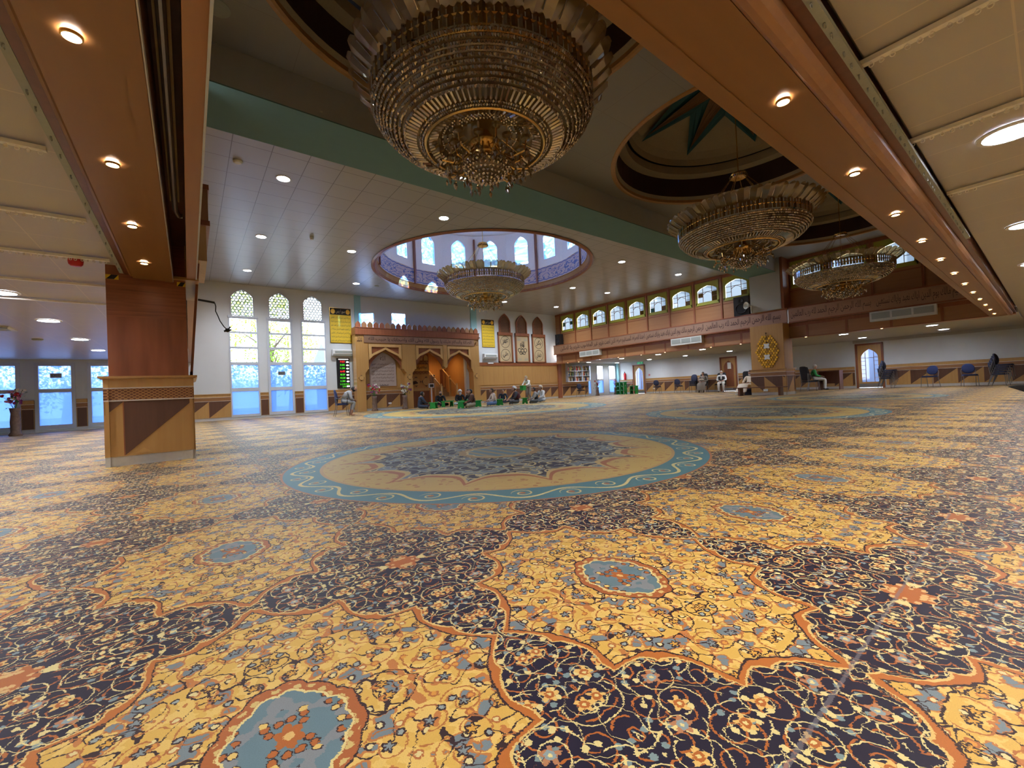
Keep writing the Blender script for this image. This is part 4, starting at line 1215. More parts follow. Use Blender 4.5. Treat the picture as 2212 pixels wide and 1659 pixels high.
b = MB(); b.tube([(-.055, 1.4, 2.60), (-.055, 5.1, 2.60), (-.03, 5.25, 2.60), (-.0, 5.25, 2.60)], .022, 'grey_metal', 10); b.box(-.09, -.02, 1.4, 5.0, 2.64, 2.70, 'parchment')
o = b.build('light_tube', origin=(-.05, 3, 2.6)); tag(o, 'long silver tube fitting in the slot beside the left soffit', 'light tube')

# ================================================================== chandeliers
def bead_ring(R, z, r, n, mat, off=0, h=1.0):
    b = MB()
    for i in range(n):
        a = 2*PI*(i+off)/n; b.gem((R*math.cos(a), R*math.sin(a), z), r, mat, h)
    return b
def make_chandelier(sc, drop, top, rod, label, lit, detail=1.0):
    """sc: size; heights are measured up from the lowest crystal"""
    E = empty('chandelier', label=label, cat='chandelier')
    def P(b, name, parent=None, sm=False):
        b.v = [(x*sc, y*sc, z*sc) for x, y, z in b.v]; return b.build(name, parent or E, sm)
    # gilt ring frames
    b = MB()
    for R, z, t_ in ((1.24, 1.02, .018), (1.27, .90, .014), (1.24, .76, .014), (.70, .42, .014), (.98, .60, .01)):
        b.tube([(R*math.cos(2*PI*i/64), R*math.sin(2*PI*i/64), z) for i in range(64)], t_, 'gold_metal', 5, closed=True)
    for i in range(16):
        a = 2*PI*i/16; c, s_ = math.cos(a), math.sin(a)
        b.tube([(1.24*c, 1.24*s_, 1.02), (1.24*c, 1.24*s_, .76), (1.08*c, 1.08*s_, .60), (.70*c, .70*s_, .44), (.25*c, .25*s_, .60)], .006, 'gold_metal', 4)
    P(b, 'ring_frame')
    # upright crystal prisms of the drum
    b = MB(); N = 110
    for i in range(N):
        a = 2*PI*i/N; R = 1.27; w_ = .030
        d = Vector((math.cos(a), math.sin(a), 0)); t_ = Vector((-d.y, d.x, 0))
        c = d*R
        vs = [c-t_*w_+Vector((0, 0, .80)), c+d*.018+Vector((0, 0, .80)), c+t_*w_+Vector((0, 0, .80)), c-t_*w_+Vector((0, 0, 1.0)), c+d*.018+Vector((0, 0, 1.0)), c+t_*w_+Vector((0, 0, 1.0))]
        b.add(vs, [(0, 1, 4, 3), (1, 2, 5, 4), (2, 0, 3, 5), (0, 2, 1), (3, 4, 5)], 'crystal' if i % 2 else 'crystal_amber')
    P(b, 'crystal_drum')
    # bowl of strung beads
    k = 0
    prof = [(1.27, .76), (1.25, .72), (1.22, .685), (1.19, .65), (1.155, .62), (1.12, .59), (1.08, .562), (1.035, .537), (.985, .513), (.93, .49)]
    for R, z in prof:
        P(bead_ring(R, z, .0215, int(250*detail*R), 'crystal', k % 2*.5, 1.15), 'bead_ring'); k += 1
    for R, z in ((.76, .455), (.73, .44), (.70, .425)):
        P(bead_ring(R, z, .016, int(230*detail*R), 'crystal', 0, 1.15), 'bead_ring')
    # slanting prisms: outer fan and inner fan
    for R0, R1, z0_, z1_, N in ((.92, .80, .49, .455, 96), (.66, .56, .44, .47, 72)):
        b = MB()
        for i in range(N):
            a = 2*PI*i/N; d = Vector((math.cos(a), math.sin(a), 0)); t_ = Vector((-d.y, d.x, 0)); w_ = .014
            A, B = d*R0+Vector((0, 0, z0_)), d*R1+Vector((0, 0, z1_))
            n_ = Vector((0, 0, -.016))
            b.add([A-t_*w_, A+n_, A+t_*w_, B-t_*w_, B+n_, B+t_*w_], [(0, 1, 4, 3), (1, 2, 5, 4), (0, 3, 5, 2)], 'crystal')
        P(b, 'prism_fan')
    # inner net of beads closing the underside
    b = MB()
    for R in (.50, .44, .38, .32):
        n_ = int(150*R)
        for i in range(n_): a = 2*PI*(i+R*7)/n_; b.gem((R*math.cos(a), R*math.sin(a), .50+.10*(.5-R)*4), .016, 'crystal')
    P(b, 'inner_bead_net')
    b = MB(); b.lathe([(1.26, .775), (1.22, .71), (1.15, .64), (1.06, .57), (.93, .505), (.80, .475), (.62, .475), (.5, .52), (.25, .60), (.001, .62)], 'crystal_amber', n=64)
    P(b, 'inner_shell')
    # scalloped rim of pressed glass leaves
    N = 42
    for i in range(N):
        a = 2*PI*i/N; d = Vector((math.cos(a), math.sin(a), 0)); t_ = Vector((-d.y, d.x, 0))
        b = MB()
        if i == 0:
            secs = [(1.26, .98, .10), (1.34, 1.03, .112), (1.42, 1.09, .118), (1.47, 1.13, .108), (1.50, 1.16, .07), (1.51, 1.17, .03)]
            vs = []; fs = []
            for R, z, w_ in secs:
                vs += [d*R-t_*w_+Vector((0, 0, z+.012)), d*(R+.012)+Vector((0, 0, z-.014)), d*R+t_*w_+Vector((0, 0, z+.012))]
            for q in range(len(secs)-1):
                o_ = q*3; fs += [(o_, o_+1, o_+4, o_+3), (o_+1, o_+2, o_+5, o_+4)]
            b.add(vs, fs, 'crystal_amber')
            b.tube([d*1.31+t_*.085+Vector((0, 0, 1.0)), d*1.40+t_*.09+Vector((0, 0, 1.075)), d*1.455+t_*.08+Vector((0, 0, 1.13))], .007, 'crystal', 5)
            leaf = P(b, 'glass_leaf')
        else:
            o = bpy.data.objects.new('glass_leaf', leaf.data); COL.objects.link(o); o.parent = E; o.rotation_euler = (0, 0, a)
    # candle arms with cups and drops
    arm = None
    for i in range(16):
        lo = i % 2
        if i < 2:
            b = MB(); R = .52 if lo else .40
            pts = [(.12, 0, .46), (.22, 0, .30), (.34, 0, .20), (R, 0, .22), (R+.02, 0, .33)]
            b.tube(pts, .011, 'gold_metal', 6); b.lathe([(.001, .40), (.05, .42), (.055, .45)], 'crystal_amber', (R+.02, 0, -.08), 10)
            b.lathe([(.012, .45), (.012, .54), (.001, .56)], 'parchment', (R+.02, 0, -.08), 8)
            b.gem((R+.02, 0, .20), .026, 'crystal', 1.8); b.gem((R-.05, 0, .10), .026, 'crystal', 2.0); b.tube([(R-.05, 0, .22), (R-.05, 0, .14)], .003, 'gold_metal', 4)
            b.gem((R+.05, .03, .15), .02, 'crystal', 2.2); b.gem((R+.04, -.03, .18), .02, 'crystal', 2.2)
            o = P(b, 'candle_arm'); arm = (arm or []) + [o]
        else:
            o = bpy.data.objects.new('candle_arm', arm[lo].data); COL.objects.link(o); o.parent = E
        o.rotation_euler = (0, 0, 2*PI*i/16)
    # centre stem, crown of leaves and lowest bowl
    b = MB(); b.lathe([(.001, 1.0), (.03, .95), (.05, .80), (.09, .70), (.05, .62), (.10, .52), (.20, .46), (.21, .43), (.08, .38), (.05, .30), (.20, .235), (.24, .21)], 'gold_metal', n=24)
    P(b, 'centre_stem', sm=True)
    for R, z in ((.27, .20), (.262, .17), (.245, .135), (.22, .10), (.185, .07), (.14, .045), (.095, .028), (.05, .018)):
        P(bead_ring(R, z, .02, max(6, int(130*R)), 'crystal', 0, 1.1), 'lower_bead_ring')
    b = MB(); b.lathe([(.26, .20), (.22, .11), (.13, .05), (.001, .02)], 'crystal_amber', n=24); P(b, 'lower_bowl', sm=True)
    dr = []
    for i in range(22):
        if i < 2:
            b = MB(); R, z = ((.36, .12), (.44, .05))[i]
            b.tube([(R, 0, .32), (R, 0, z+.03)], .003, 'gold_metal', 4); b.gem((R, 0, z+.11), .012, 'crystal', 1.2); b.gem((R, 0, z+.075), .014, 'crystal', 1.2)
            b.gem((R, 0, z+.02), .023, 'crystal', 2.4); dr.append(P(b, 'crystal_drop')); o = dr[-1]
        else: o = bpy.data.objects.new('crystal_drop', dr[i % 2].data); COL.objects.link(o); o.parent = E
        o.rotation_euler = (0, 0, 2*PI*i/22)
    # chains up to a small crown, then the rod
    hub = drop
    for i in range(8):
        a = 2*PI*i/8+.2
        b = MB(); A = Vector((.95*math.cos(a), .95*math.sin(a), 1.02)); B = Vector((.14*math.cos(a), .14*math.sin(a), hub/sc-.03))
        if i == 0:
            n_ = 34; d = (B-A)/n_
            for q in range(n_):
                c0 = A+d*q; c1 = A+d*(q+1)*1.0; sd = Vector((0, 0, 1)).cross(d).normalized()*.008 if q % 2 else Vector((0, 0, 1)).cross(d).normalized().cross(d).normalized()*.008
                b.tube([c0-d*.15, c0+d*.2+sd, c0+d*.8+sd, c1+d*.15, c0+d*.8-sd, c0+d*.2-sd], .0035, 'gold_metal', 3, closed=True)
            ch = P(b, 'chain')
        else:
            o = bpy.data.objects.new('chain', ch.data); COL.objects.link(o); o.parent = E; o.rotation_euler = (0, 0, 2*PI*i/8)
    b = MB(); h_ = hub/sc
    b.lathe([(.02, h_+.06), (.15, h_+.04), (.17, h_+.0), (.15, h_-.06), (.02, h_-.05)], 'gold_metal', n=24)
    for i in range(24):
        a = 2*PI*i/24; b.gem((.165*math.cos(a), .165*math.sin(a), h_-.03), .022, 'crystal_amber', 1.6)
    P(b, 'crown')
    b = MB(); b.tube([(0, 0, h_), (0, 0, rod/sc)], .010, 'gold_metal', 6); P(b, 'rod')
    return E
CH = make_chandelier(1.0, 2.06, 1, HC+1.6-3.2, 'big crystal chandelier hanging closest above the carpet', 0)
CH.location = (2.88, 4.03, 3.20)
for loc, l in (((9.68, 4.05, 3.14), 'crystal chandelier half seen under the teal star dome'), ((16.7, 4.0, 3.17), 'crystal chandelier in front of the farthest clerestory windows')):
    c = copy_tree(CH); c.location = loc; c['label'] = l
far = make_chandelier(1.29, 2.75, 1, HC+3.8-4.09, 'bright crystal chandelier hanging through the glazed dome opening', 1)
far.location = (9.86, 14.3, 4.07)

# ================================================================== carved screen in front of the niche
YF = 20.35                                            # face of the screen
def portal():
    L = (9.9, YF+.3, 0)
    E = empty('carved_screen', L, label='carved oak screen with three pointed arches and a battlement top', cat='screen')
    def B(b, n, p=None): return b.build(n, p or E, origin=L)
    b = MB()
    # posts with shoulders, split at z 1.85
    for a, c, lo_a, lo_c in ((6.38, 6.98, 6.38, 6.80), (8.70, 9.46, 8.92, 9.24), (12.86, 13.42, 12.98, 13.42)):
        b.box(lo_a, lo_c, YF, YF+.5, 0, 1.85, 'oak')
        pts = [(lo_a, 1.85), (lo_c, 1.85), (lo_c+(c-lo_c)*.5, 1.95), (lo_c+(c-lo_c)*.6, 2.02), (c, 2.06), (c, 3.72), (a, 3.72), (a, 2.06), (lo_a+(a-lo_a)*.6, 2.02), (lo_a+(a-lo_a)*.5, 1.95)]
        b.prism(pts, 'y', YF, YF+.5, 'oak'); B(b, 'post'); b = MB()
    b.prism([(11.07, 2.18), (11.19, 2.05), (11.31, 2.18), (11.31, 3.35), (11.07, 3.35)], 'y', YF-.03, YF+.3, 'oak')
    B(b, 'post')
    b = MB(); b.box(6.385, 13.415, YF+.015, YF+.49, 3.30, 3.735, 'oak'); b.box(6.36, 13.44, YF-.06, YF+.51, 3.725, 4.08, 'mahogany'); b.box(6.34, 13.46, YF-.08, YF-.02, 4.05, 4.088, 'mahogany')
    B(b, 'header')
    n = 24; w_ = (13.42-6.40)/n; pr = {}
    for i in range(n):
        k = (i*5) % 4; mat = ('mahogany', 'fascia_wood', 'soffit_wood', 'mahogany')[k]
        if k not in pr:
            b = MB(); h = w_*.44; b.prism([(-h, 0), (h, 0), (h, .16), (h*.7, .23), (0, .31), (-h*.7, .23), (-h, .16)], 'y', -.03, .03, mat)
            o = b.build('merlon', E); pr[k] = o
        else: o = bpy.data.objects.new('merlon', pr[k].data); COL.objects.link(o); o.parent = E
        o.location = (6.40+w_*(i+.5)-L[0], -.25, 4.08)
    # inscription board
    b = MB(); b.box(6.78, 13.10, YF-.03, YF, 3.34, 3.70, 'copper_band'); board = B(b, 'inscription_board')
    me = text_mesh('\u0627\u0644\u0635\u0644\u0627\u0629 \u0648\u0627\u0644\u0633\u0644\u0627\u0645 \u0639\u0644\u064a\u0643 \u064a\u0627 \u0631\u0633\u0648\u0644 \u0627\u0644\u0644\u0647 \u0648\u0639\u0644\u0649 \u0622\u0644\u0643 \u0648\u0627\u0635\u062d\u0627\u0628\u0643 \u064a\u0627 \u062d\u0628\u064a\u0628 \u0627\u0644\u0644\u0647', 5.9, .30, 'ink_brown', bold=.012)
    place_text(me, (9.95-L[0], YF-.034-L[1], 3.52), '-y', board)
    for x in (6.58, 13.28):
        b = MB(); b.lathe([(.001, 0), (.13, 0), (.13, .02)], 'brass_dark', n=6)
        me = text_mesh('\u0645\u062d\u0645\u062f' if x < 8 else '\u0627\u0644\u0644\u0647', .24, .30, 'ink_brown')
        place_text(me, (x-L[0], YF-.006-L[1], 3.52), '-y', E, 'corner_calligraphy')
    # arch boards, each with a mahogany backing and two triangular openings
    for (a, c, zs, za, full) in ((7.0, 8.68, 2.50, 3.02, True), (9.48, 11.05, 2.52, 3.0, False), (11.33, 12.84, 2.52, 2.97, False)):
        A = arch(a, c, zs-.0, za, 10)
        b = MB(); A2 = arch(a+.0, c-.0, zs-.5, za-.06, 10)
        b.strip([(p[0], 3.32) for p in A2], A2, 'y', YF+.10, YF+.16, 'mahogany'); B(b, 'arch_backing')
        m = (a+c)/2; hw = (c-a)/2
        b = MB()
        A3 = [(a, zs), (a+hw*.25, zs+(za-zs)*.40), (m-hw*.22, za-.10), (m, za), (m+hw*.22, za-.10), (c-hw*.25, zs+(za-zs)*.40), (c, zs)]
        A4 = [(a, zs+.20), (a+hw*.30, zs+(za-zs)*.40+.14), (m-hw*.22, za+.02), (m, za+.12), (m+hw*.22, za+.02), (c-hw*.30, zs+(za-zs)*.40+.14), (c, zs+.20)]
        b.strip(A3, A4, 'y', YF-.035, YF+.07, 'oak_pale')
        b.box(a+.003, a+.14, YF-.03, YF+.075, zs+.12, 3.14, 'oak_pale'); b.box(c-.14, c-.003, YF-.03, YF+.075, zs+.12, 3.14, 'oak_pale'); b.box(a+.003, c-.003, YF-.028, YF+.08, 3.14, 3.285, 'oak_pale')
        B(b, 'arch_board')
        b = MB(); b.box(a+.1, c-.1, YF+.02, YF+.03, 3.02, 3.2, 'mahogany'); b.box(a+.12, a+.14+hw*.5, YF+.032, YF+.04, 2.85, 3.2, 'mahogany'); b.box(c-.14-hw*.5, c-.12, YF+.032, YF+.04, 2.85, 3.2, 'mahogany'); B(b, 'spandrel_panel')
    for x in (6.60, 9.08, 13.20):
        b = MB(); b.prism([(x-.15, 1.62), (x, 1.47), (x+.15, 1.62), (x, 1.77)], 'y', YF-.012, YF, 'walnut')
        b.prism([(x+.105*math.cos(q*PI/8), 1.62+.105*math.sin(q*PI/8)) for q in range(16)], 'y', YF-.03, YF-.01, 'oak_pale'); B(b, 'roundel')
    # left bay: back board with an inscribed pale plaque and its own dado
    b = MB(); b.box(6.80, 8.92, YF+.34, YF+.40, 0, 3.35, 'oak'); B(b, 'back_board')
    pts = [(7.10, 1.20)]+[(x, z) for x, z in arch(7.10, 8.46, 2.35, 2.92, 10)]+[(8.46, 1.20)]
    b = MB(); b.prism(pts, 'y', YF+.29, YF+.34, 'plaque'); pq = B(b, 'plaque')
    for i, ln in enumerate((LINES[0], LINES[1], LINES[2], LINES[3]+' '+'\u0627\u0645\u064a\u0646', LINES[1][::1], LINES[0])):
        place_text(text_mesh(ln, 1.14, .135, 'ink_brown', res=1), (7.79-L[0], YF+.286-L[1], 2.30-i*.168), '-y', pq)
    place_text(text_mesh('\u0627\u0644\u0644\u0647', .28, .24, 'ink_brown'), (7.79-L[0], YF+.286-L[1], 2.62), '-y', pq)
    place_text(text_mesh('\u0645\u062d\u0645\u062f', .5, .10, 'ink_brown'), (7.79-L[0], YF+.286-L[1], 1.27), '-y', pq)
    M = {k: MB() for k in ('skirting', 'panel', 'rail', 'inlay')}
    dado_face(M, PY(YF+.34), 6.80, 8.92, .72, 7.2)
    for k, nm in (('skirting', 'skirting'), ('panel', 'dado_panel'), ('rail', 'cap_rail'), ('inlay', 'triangle_inlay')): B(M[k], nm)
    b = MB(); b.box(8.0, 8.16, YF+.29, YF+.30, .28, .37, 'white_plastic'); B(b, 'socket')
    return E
plain('plaque', (.42, .33, .28), .5)
SC = portal()

# niche room behind the two open arches
wood('niche_oak', (.55, .28, .08), (.46, .20, .05), .3)
for nm, bx, lb in (('wall_niche_back', (9.1, 13.1, 23.6, 23.7, 0, 3.4), 'back'), ('wall_niche_left', (9.1, 9.2, 21.4, 23.6, 0, 3.4), 'left side'), ('wall_niche_right', (13.0, 13.1, 21.4, 23.6, 0, 3.4), 'right side'), ('ceiling_niche', (9.2, 13.0, 21.4, 23.6, 3.3, 3.4), 'ceiling')):
    b = MB(); b.box(*bx, 'niche_oak'); struct(b.build(nm), 'warm oak lined %s of the niche behind the open arches' % lb)
for i, (x, y) in enumerate(((10.2, 22.3), (12.0, 22.3))):
    downlight('nspot', x, y, 3.298, .05, 'led_warm', 'gold_metal', 34, (1, .62, .30), 'warm spot in the niche ceiling %s the pulpit' % ('left of' if i == 0 else 'above'), 'warm spots in the niche', 'spotlight')
def niche_panel():
    L = (10.2, 22.0, 0)
    E = empty('prayer_niche', L, label='curved prayer niche panel with gold calligraphy band and round ornaments', cat='niche')
    B = lambda b, n: b.build(n, E, origin=L)
    b = MB(); b.box(9.3, 11.0, 22.0, 22.1, 0, .9, 'mahogany'); b.box(9.3, 11.0, 21.98, 22.1, .9, 1.05, 'oak_pale'); b.box(9.3, 11.0, 22.0, 22.1, 1.05, 1.85, 'niche_oak'); b.box(9.3, 11.0, 22.0, 22.1, 1.85, 3.0, 'mahogany'); B(b, 'panel')
    b = MB()
    for x in (9.56, 10.18, 10.80):
        b.prism([(x-.30, 1.42), (x, 1.12), (x+.30, 1.42), (x, 1.72)], 'y', 21.985, 22.0, 'walnut')
        b.prism([(x+.22*math.cos(q*PI/10), 1.42+.22*math.sin(q*PI/10)) for q in range(20)], 'y', 21.97, 21.99, 'oak_pale')
    B(b, 'roundel')
    b = MB(); b.box(9.35, 10.95, 21.96, 22.0, 2.02, 2.40, 'gold_metal'); B(b, 'gold_band')
    place_text(text_mesh(LINES[0], 1.4, .26, 'ink_brown', res=1), (-.05, -.045, 2.21), '-y', E)
    b = MB()
    for zz in (1.90, 2.52):
        pts = [(9.35+k*.1, 21.965, zz+(.05 if k % 2 else -.05)) for k in range(17)]
        b.tube(pts, .012, 'oak_pale', 4)
    B(b, 'zigzag')
    b = MB()
    for k in range(5):
        x = 9.5+k*.33
        b.prism([(x-.12, 2.62), (x+.12, 2.62)]+[(x+.12*math.cos(q*PI/8), 2.80+.14*math.sin(q*PI/8)) for q in range(9)], 'y', 21.97, 22.0, 'oak_pale')
    B(b, 'small_arches')
niche_panel()
def pulpit():
    L = (11.7, 21.6, 0)
    E = empty('pulpit', L, label='oak pulpit stair with two sloping handrails inside the right arch', cat='pulpit')
    B = lambda b, n: b.build(n, E, origin=L)
    b = MB()
    for k in range(6): b.box(11.28, 12.22, 21.1+k*.28, 22.9, k*.19, (k+1)*.19, 'oak'); b.box(11.26, 12.24, 21.08+k*.28, 21.36+k*.28, (k+1)*.19-.03, (k+1)*.19, 'oak_pale')
    B(b, 'stairs')
    for x in (11.25, 12.25):
        b = MB()
        for y, z in ((21.05, 1.15), (21.85, 1.62)):
            b.box(x-.045, x+.045, y-.045, y+.045, 0, z, 'oak_pale'); b.ball((x, y, z+.05), .055, 'oak_pale', 8, 6)
        B(b, 'newel_post')
        b = MB(); b.tube([(x, 21.05, 1.05), (x, 22.7, 2.20)], .035, 'oak_pale', 6); B(b, 'handrail')
        b = MB()
        for k in range(10):
            y = 21.17+k*.16; z = 1.05+(y-21.05)*.70
            b.tube([(x, y, max(0, (y-21.1)*.68)), (x, y, z)], .014, 'oak', 5)
        B(b, 'baluster')
    b = MB(); b.box(12.55, 12.95, 23.55, 23.6, 0, 2.2, 'mahogany_dark'); B(b, 'side_door')
    b = MB(); b.box(11.5, 12.0, 23.2, 23.5, 1.14, 1.9, 'oak_pale'); b.box(11.52, 11.98, 23.18, 23.2, 1.2, 1.85, 'seat_navy'); B(b, 'seat')
pulpit()
# things in the left arch of the niche
b = MB(); b.tube([(0, 0, 0), (0, 0, 1.2)], .015, 'black_plastic'); b.lathe([(.2, 0), (.18, .02), (.015, .04)], 'black_plastic', n=16)
b.add([(-.25, -.15, 1.2), (.25, -.15, 1.32), (.25, .12, 1.45), (-.25, .12, 1.33), (-.25, -.15, 1.18), (.25, -.15, 1.30), (.25, .12, 1.43), (-.25, .12, 1.31)], [(0, 1, 2, 3), (7, 6, 5, 4), (0, 4, 5, 1), (1, 5, 6, 2), (2, 6, 7, 3), (3, 7, 4, 0)], 'black_plastic')
o = b.build('music_stand'); o.location = (9.50, 20.98, 0); tag(o, 'black tilted book stand in the middle arch of the screen', 'stand')
b = MB(); b.box(-.15, .15, -.06, .06, 1.05, 1.28, 'white_plastic'); b.box(-.11, .11, -.065, -.06, 1.08, 1.24, 'black_plastic'); b.box(-.03, .03, -.03, .03, .04, 1.05, 'white_plastic'); b.box(-.15, .15, -.1, .1, 0, .04, 'white_plastic')
o = b.build('monitor'); o.location = (10.75, 21.3, 0); tag(o, 'small white framed monitor on a slim stand beside the pulpit', 'monitor')
b = MB(); b.box(11.0, 11.9, 20.35, 20.7, 0, .46, 'oak_pale'); b.box(10.96, 11.94, 20.32, 20.72, .46, .50, 'oak')
o = b.build('low_box', origin=(11.45, 20.5, 0)); tag(o, 'low oak box at the foot of the pulpit', 'box')
b = MB(); b.tube([(0, 0, 0), (0, -.1, 0)], .02, 'white_plastic', 8); b.ball((0, -.14, -.02), .055, 'white_plastic', 10, 7)
o = b.build('security_camera'); o.location = (13.38, YF-.06, 3.85); tag(o, 'white security camera at the right end of the screen header', 'camera')

# flower vases
def vase(x, y, h, cols, label, seed, lean=0):
    random.seed(seed)
    E = empty('flower_vase', (x, y, 0), label=label, cat='vase')
    b = MB(); b.lathe([(.14, 0), (.16, .04), (.11, .12), (.12, h*.5), (.10, h*.8), (.13, h), (.11, h), (.09, h*.9)], 'pot_bark', n=14); b.build('vase', E, smooth=True)
    tips = []
    b = MB()
    for i in range(16):
        a = random.uniform(0, 2*PI); r = random.uniform(.05, .32); z = h+random.uniform(.15, .60)
        p = (r*math.cos(a)+lean*(z-h), r*math.sin(a)*.6, z); tips.append(p)
        b.tube([(0, 0, h-.1), (p[0]*.5, p[1]*.5, h+(z-h)*.6), p], .006, 'stem_green', 4)
    b.build('stem', E)
    b = MB()
    for i in range(40):
        p = random.choice(tips); q = Vector(p)+Vector((random.uniform(-.08, .08), random.uniform(-.06, .06), random.uniform(-.25, 0)))
        d = Vector((random.uniform(-1, 1), random.uniform(-1, 1), random.uniform(-.3, 1))).normalized()*.09; s_ = d.cross(Vector((0, 0, 1))).normalized()*.02
        b.add([q, q+d*.5+s_, q+d, q+d*.5-s_], [(0, 1, 2, 3)], 'stem_green')
    b.build('leaf_spray', E)
    for k, c in enumerate(cols):
        b = MB()
        for j, p in enumerate(tips):
            if j % len(cols) != k: continue
            for m in range(3):
                q = Vector(p)+Vector((random.uniform(-.06, .06), random.uniform(-.05, .05), random.uniform(-.06, .06)))
                for t_ in range(5):
                    a = 2*PI*t_/5; d = Vector((math.cos(a), -.6, math.sin(a)))*.045; s_ = Vector((-math.sin(a), 0, math.cos(a)))*.02
                    b.add([q, q+d*.6+s_, q+d, q+d*.6-s_], [(0, 1, 2, 3)], c)
        b.build('blossom', E)
    return E
vase(7.12, 20.17, .72, ['petal_pink', 'petal_purple', 'petal_red', 'petal_white'], 'bark covered vase of pink and purple flowers, left in the first arch', 3)
vase(8.68, 20.17, .70, ['petal_white', 'petal_purple', 'petal_white'], 'vase of white lilies and purple flowers, right in the first arch', 5)
vase(-4.25, 19.6, .86, ['petal_pink', 'petal_purple', 'petal_red', 'petal_white'], 'tall vase of red and lilac flowers in the left aisle', 9)
vase(24.0, 20.7, .62, ['petal_red', 'petal_white'], 'slim dark red vase right of the bookcase', 12)
vase(26.0, 20.6, .55, ['petal_red', 'petal_pink', 'petal_orange'], 'vase of pink and red flowers beside the green table stack', 14)

# posters, clock, air conditioners
def poster(x, z0, z1, w_, label):
    L = (x, Y1, (z0+z1)/2)
    E = empty('poster', L, label=label, cat='poster')
    b = MB(); b.box(x-w_/2, x+w_/2, Y1-.03, Y1, z0, z1, 'gold_metal'); b.build('frame', E, origin=L)
    b = MB(); b.box(x-w_/2+.02, x+w_/2-.02, Y1-.035, Y1-.028, z0+.02, z1-.34, 'yellow_cloth'); s_ = b.build('yellow_sheet', E, origin=L)
    b = MB(); b.box(x-w_/2+.02, x+w_/2-.02, Y1-.035, Y1-.028, z1-.34, z1-.02, 'black_cloth'); h = b.build('black_heading', E, origin=L)
    b = MB()
    for sx in (-1, 1): b.prism([(x+sx*(w_/2-.16)+.10*math.cos(q*PI/8), z1-.18+.12*math.sin(q*PI/8)) for q in range(16)], 'y', Y1-.038, Y1-.034, 'honey_gold')
    b.build('gold_disc', h, origin=(0, 0, 0)).location = (-L[0], -L[1], -L[2])
    place_text(text_mesh('\u0633\u0648\u0631\u0629 \u064a\u0633', .42, .20, 'parchment'), (0, -.037, z1-.18-L[2]), '-y', h)
    n = 7; st = (z1-.36-z0-.06)/n
    for i in range(n):
        place_text(text_mesh(LINES[i % 4]+(' ' + LINES[(i+1) % 4][:12] if i % 2 else ''), w_-.12, st*.72, 'ink', res=1), (0, -.037, z1-.40-st*(i+.5)-L[2]), '-y', s_)
poster(5.97, 3.38, 5.10, 1.02, 'yellow calligraphy poster with black heading beside the tall windows')
poster(14.70, 3.41, 5.12, .95, 'yellow calligraphy poster between the screen and the arched panels')
def wall_ac(x, z, label):
    L = (x, Y1, z); E = empty('air_conditioner', L, label=label, cat='air conditioner')
    b = MB(); b.prism([(Y1, z-.14), (Y1-.15, z-.14), (Y1-.22, z-.06), (Y1-.22, z+.12), (Y1-.18, z+.15), (Y1, z+.15)], 'x', x-.49, x+.49, 'white_plastic'); b.build('case', E, origin=L)
    b = MB(); b.box(x-.45, x+.45, Y1-.20, Y1-.15, z-.145, z-.12, 'grille_grey'); b.box(x-.40, x+.40, Y1-.225, Y1-.22, z-.03, z+.08, 'grille_grey'); b.build('louvre', E, origin=L)
wall_ac(6.0, 2.90, 'white wall air conditioner above the prayer clock')
wall_ac(14.72, 2.84, 'white wall air conditioner below the right yellow poster')
b = MB(); b.box(14.55, 14.95, Y1-.10, Y1-.062, 2.38, 2.46, 'white_plastic'); tag(b.build('junction_box', origin=(14.75, Y1, 2.4)), 'small white box on the dark red header under the air conditioner', 'box')
def clock():
    L = (6.0, Y1, 1.9); E = empty('prayer_clock', L, label='black digital prayer clock with red and green numbers', cat='clock')
    b = MB(); b.box(5.70, 6.30, Y1-.06, Y1, 1.17, 2.64, 'black_plastic'); s_ = b.build('case', E, origin=L)
    rows = [('7:53', 'led_red'), ('5:00', 'led_green'), ('1:30', 'led_green'), ('6:45', 'led_red'), ('8:59', 'led_green'), ('10:20', 'led_green'), ('1:30', 'led_green')]
    for i, (t, c) in enumerate(rows):
        z = 2.47-i*.158
        place_text(text_mesh(t, .25 if len(t) > 4 else .22, .085, c, ar=False, bold=.01), (-.04, -.063, z-L[2]), '-y', s_, 'digits')
        b = MB(); pts = [(.045*1.5*math.cos(q*PI/6)*(1+.15*math.sin(q*3+i)), .04*math.sin(q*PI/6)) for q in range(12)]
        b.prism(pts, 'y', -.003, 0, 'led_panel'); o = b.build('lit_label', s_); o.location = (.20, -.062, z-.02-L[2])
    place_text(text_mesh('5:13:35 MAR', .44, .07, 'led_green', ar=False), (.04, -.063, 1.37-L[2]), '-y', s_, 'digits')
    place_text(text_mesh('2:90', .18, .07, 'led_green', ar=False), (.02, -.063, 1.26-L[2]), '-y', s_, 'digits')
    b = MB(); b.box(-.22, .25, -.066, -.06, .665, .70, 'led_panel'); b.build('lit_heading', s_)
    b = MB(); b.box(.13, .27, -.066, -.06, -.67, -.60, 'led_panel'); b.build('lit_label', s_)
clock()

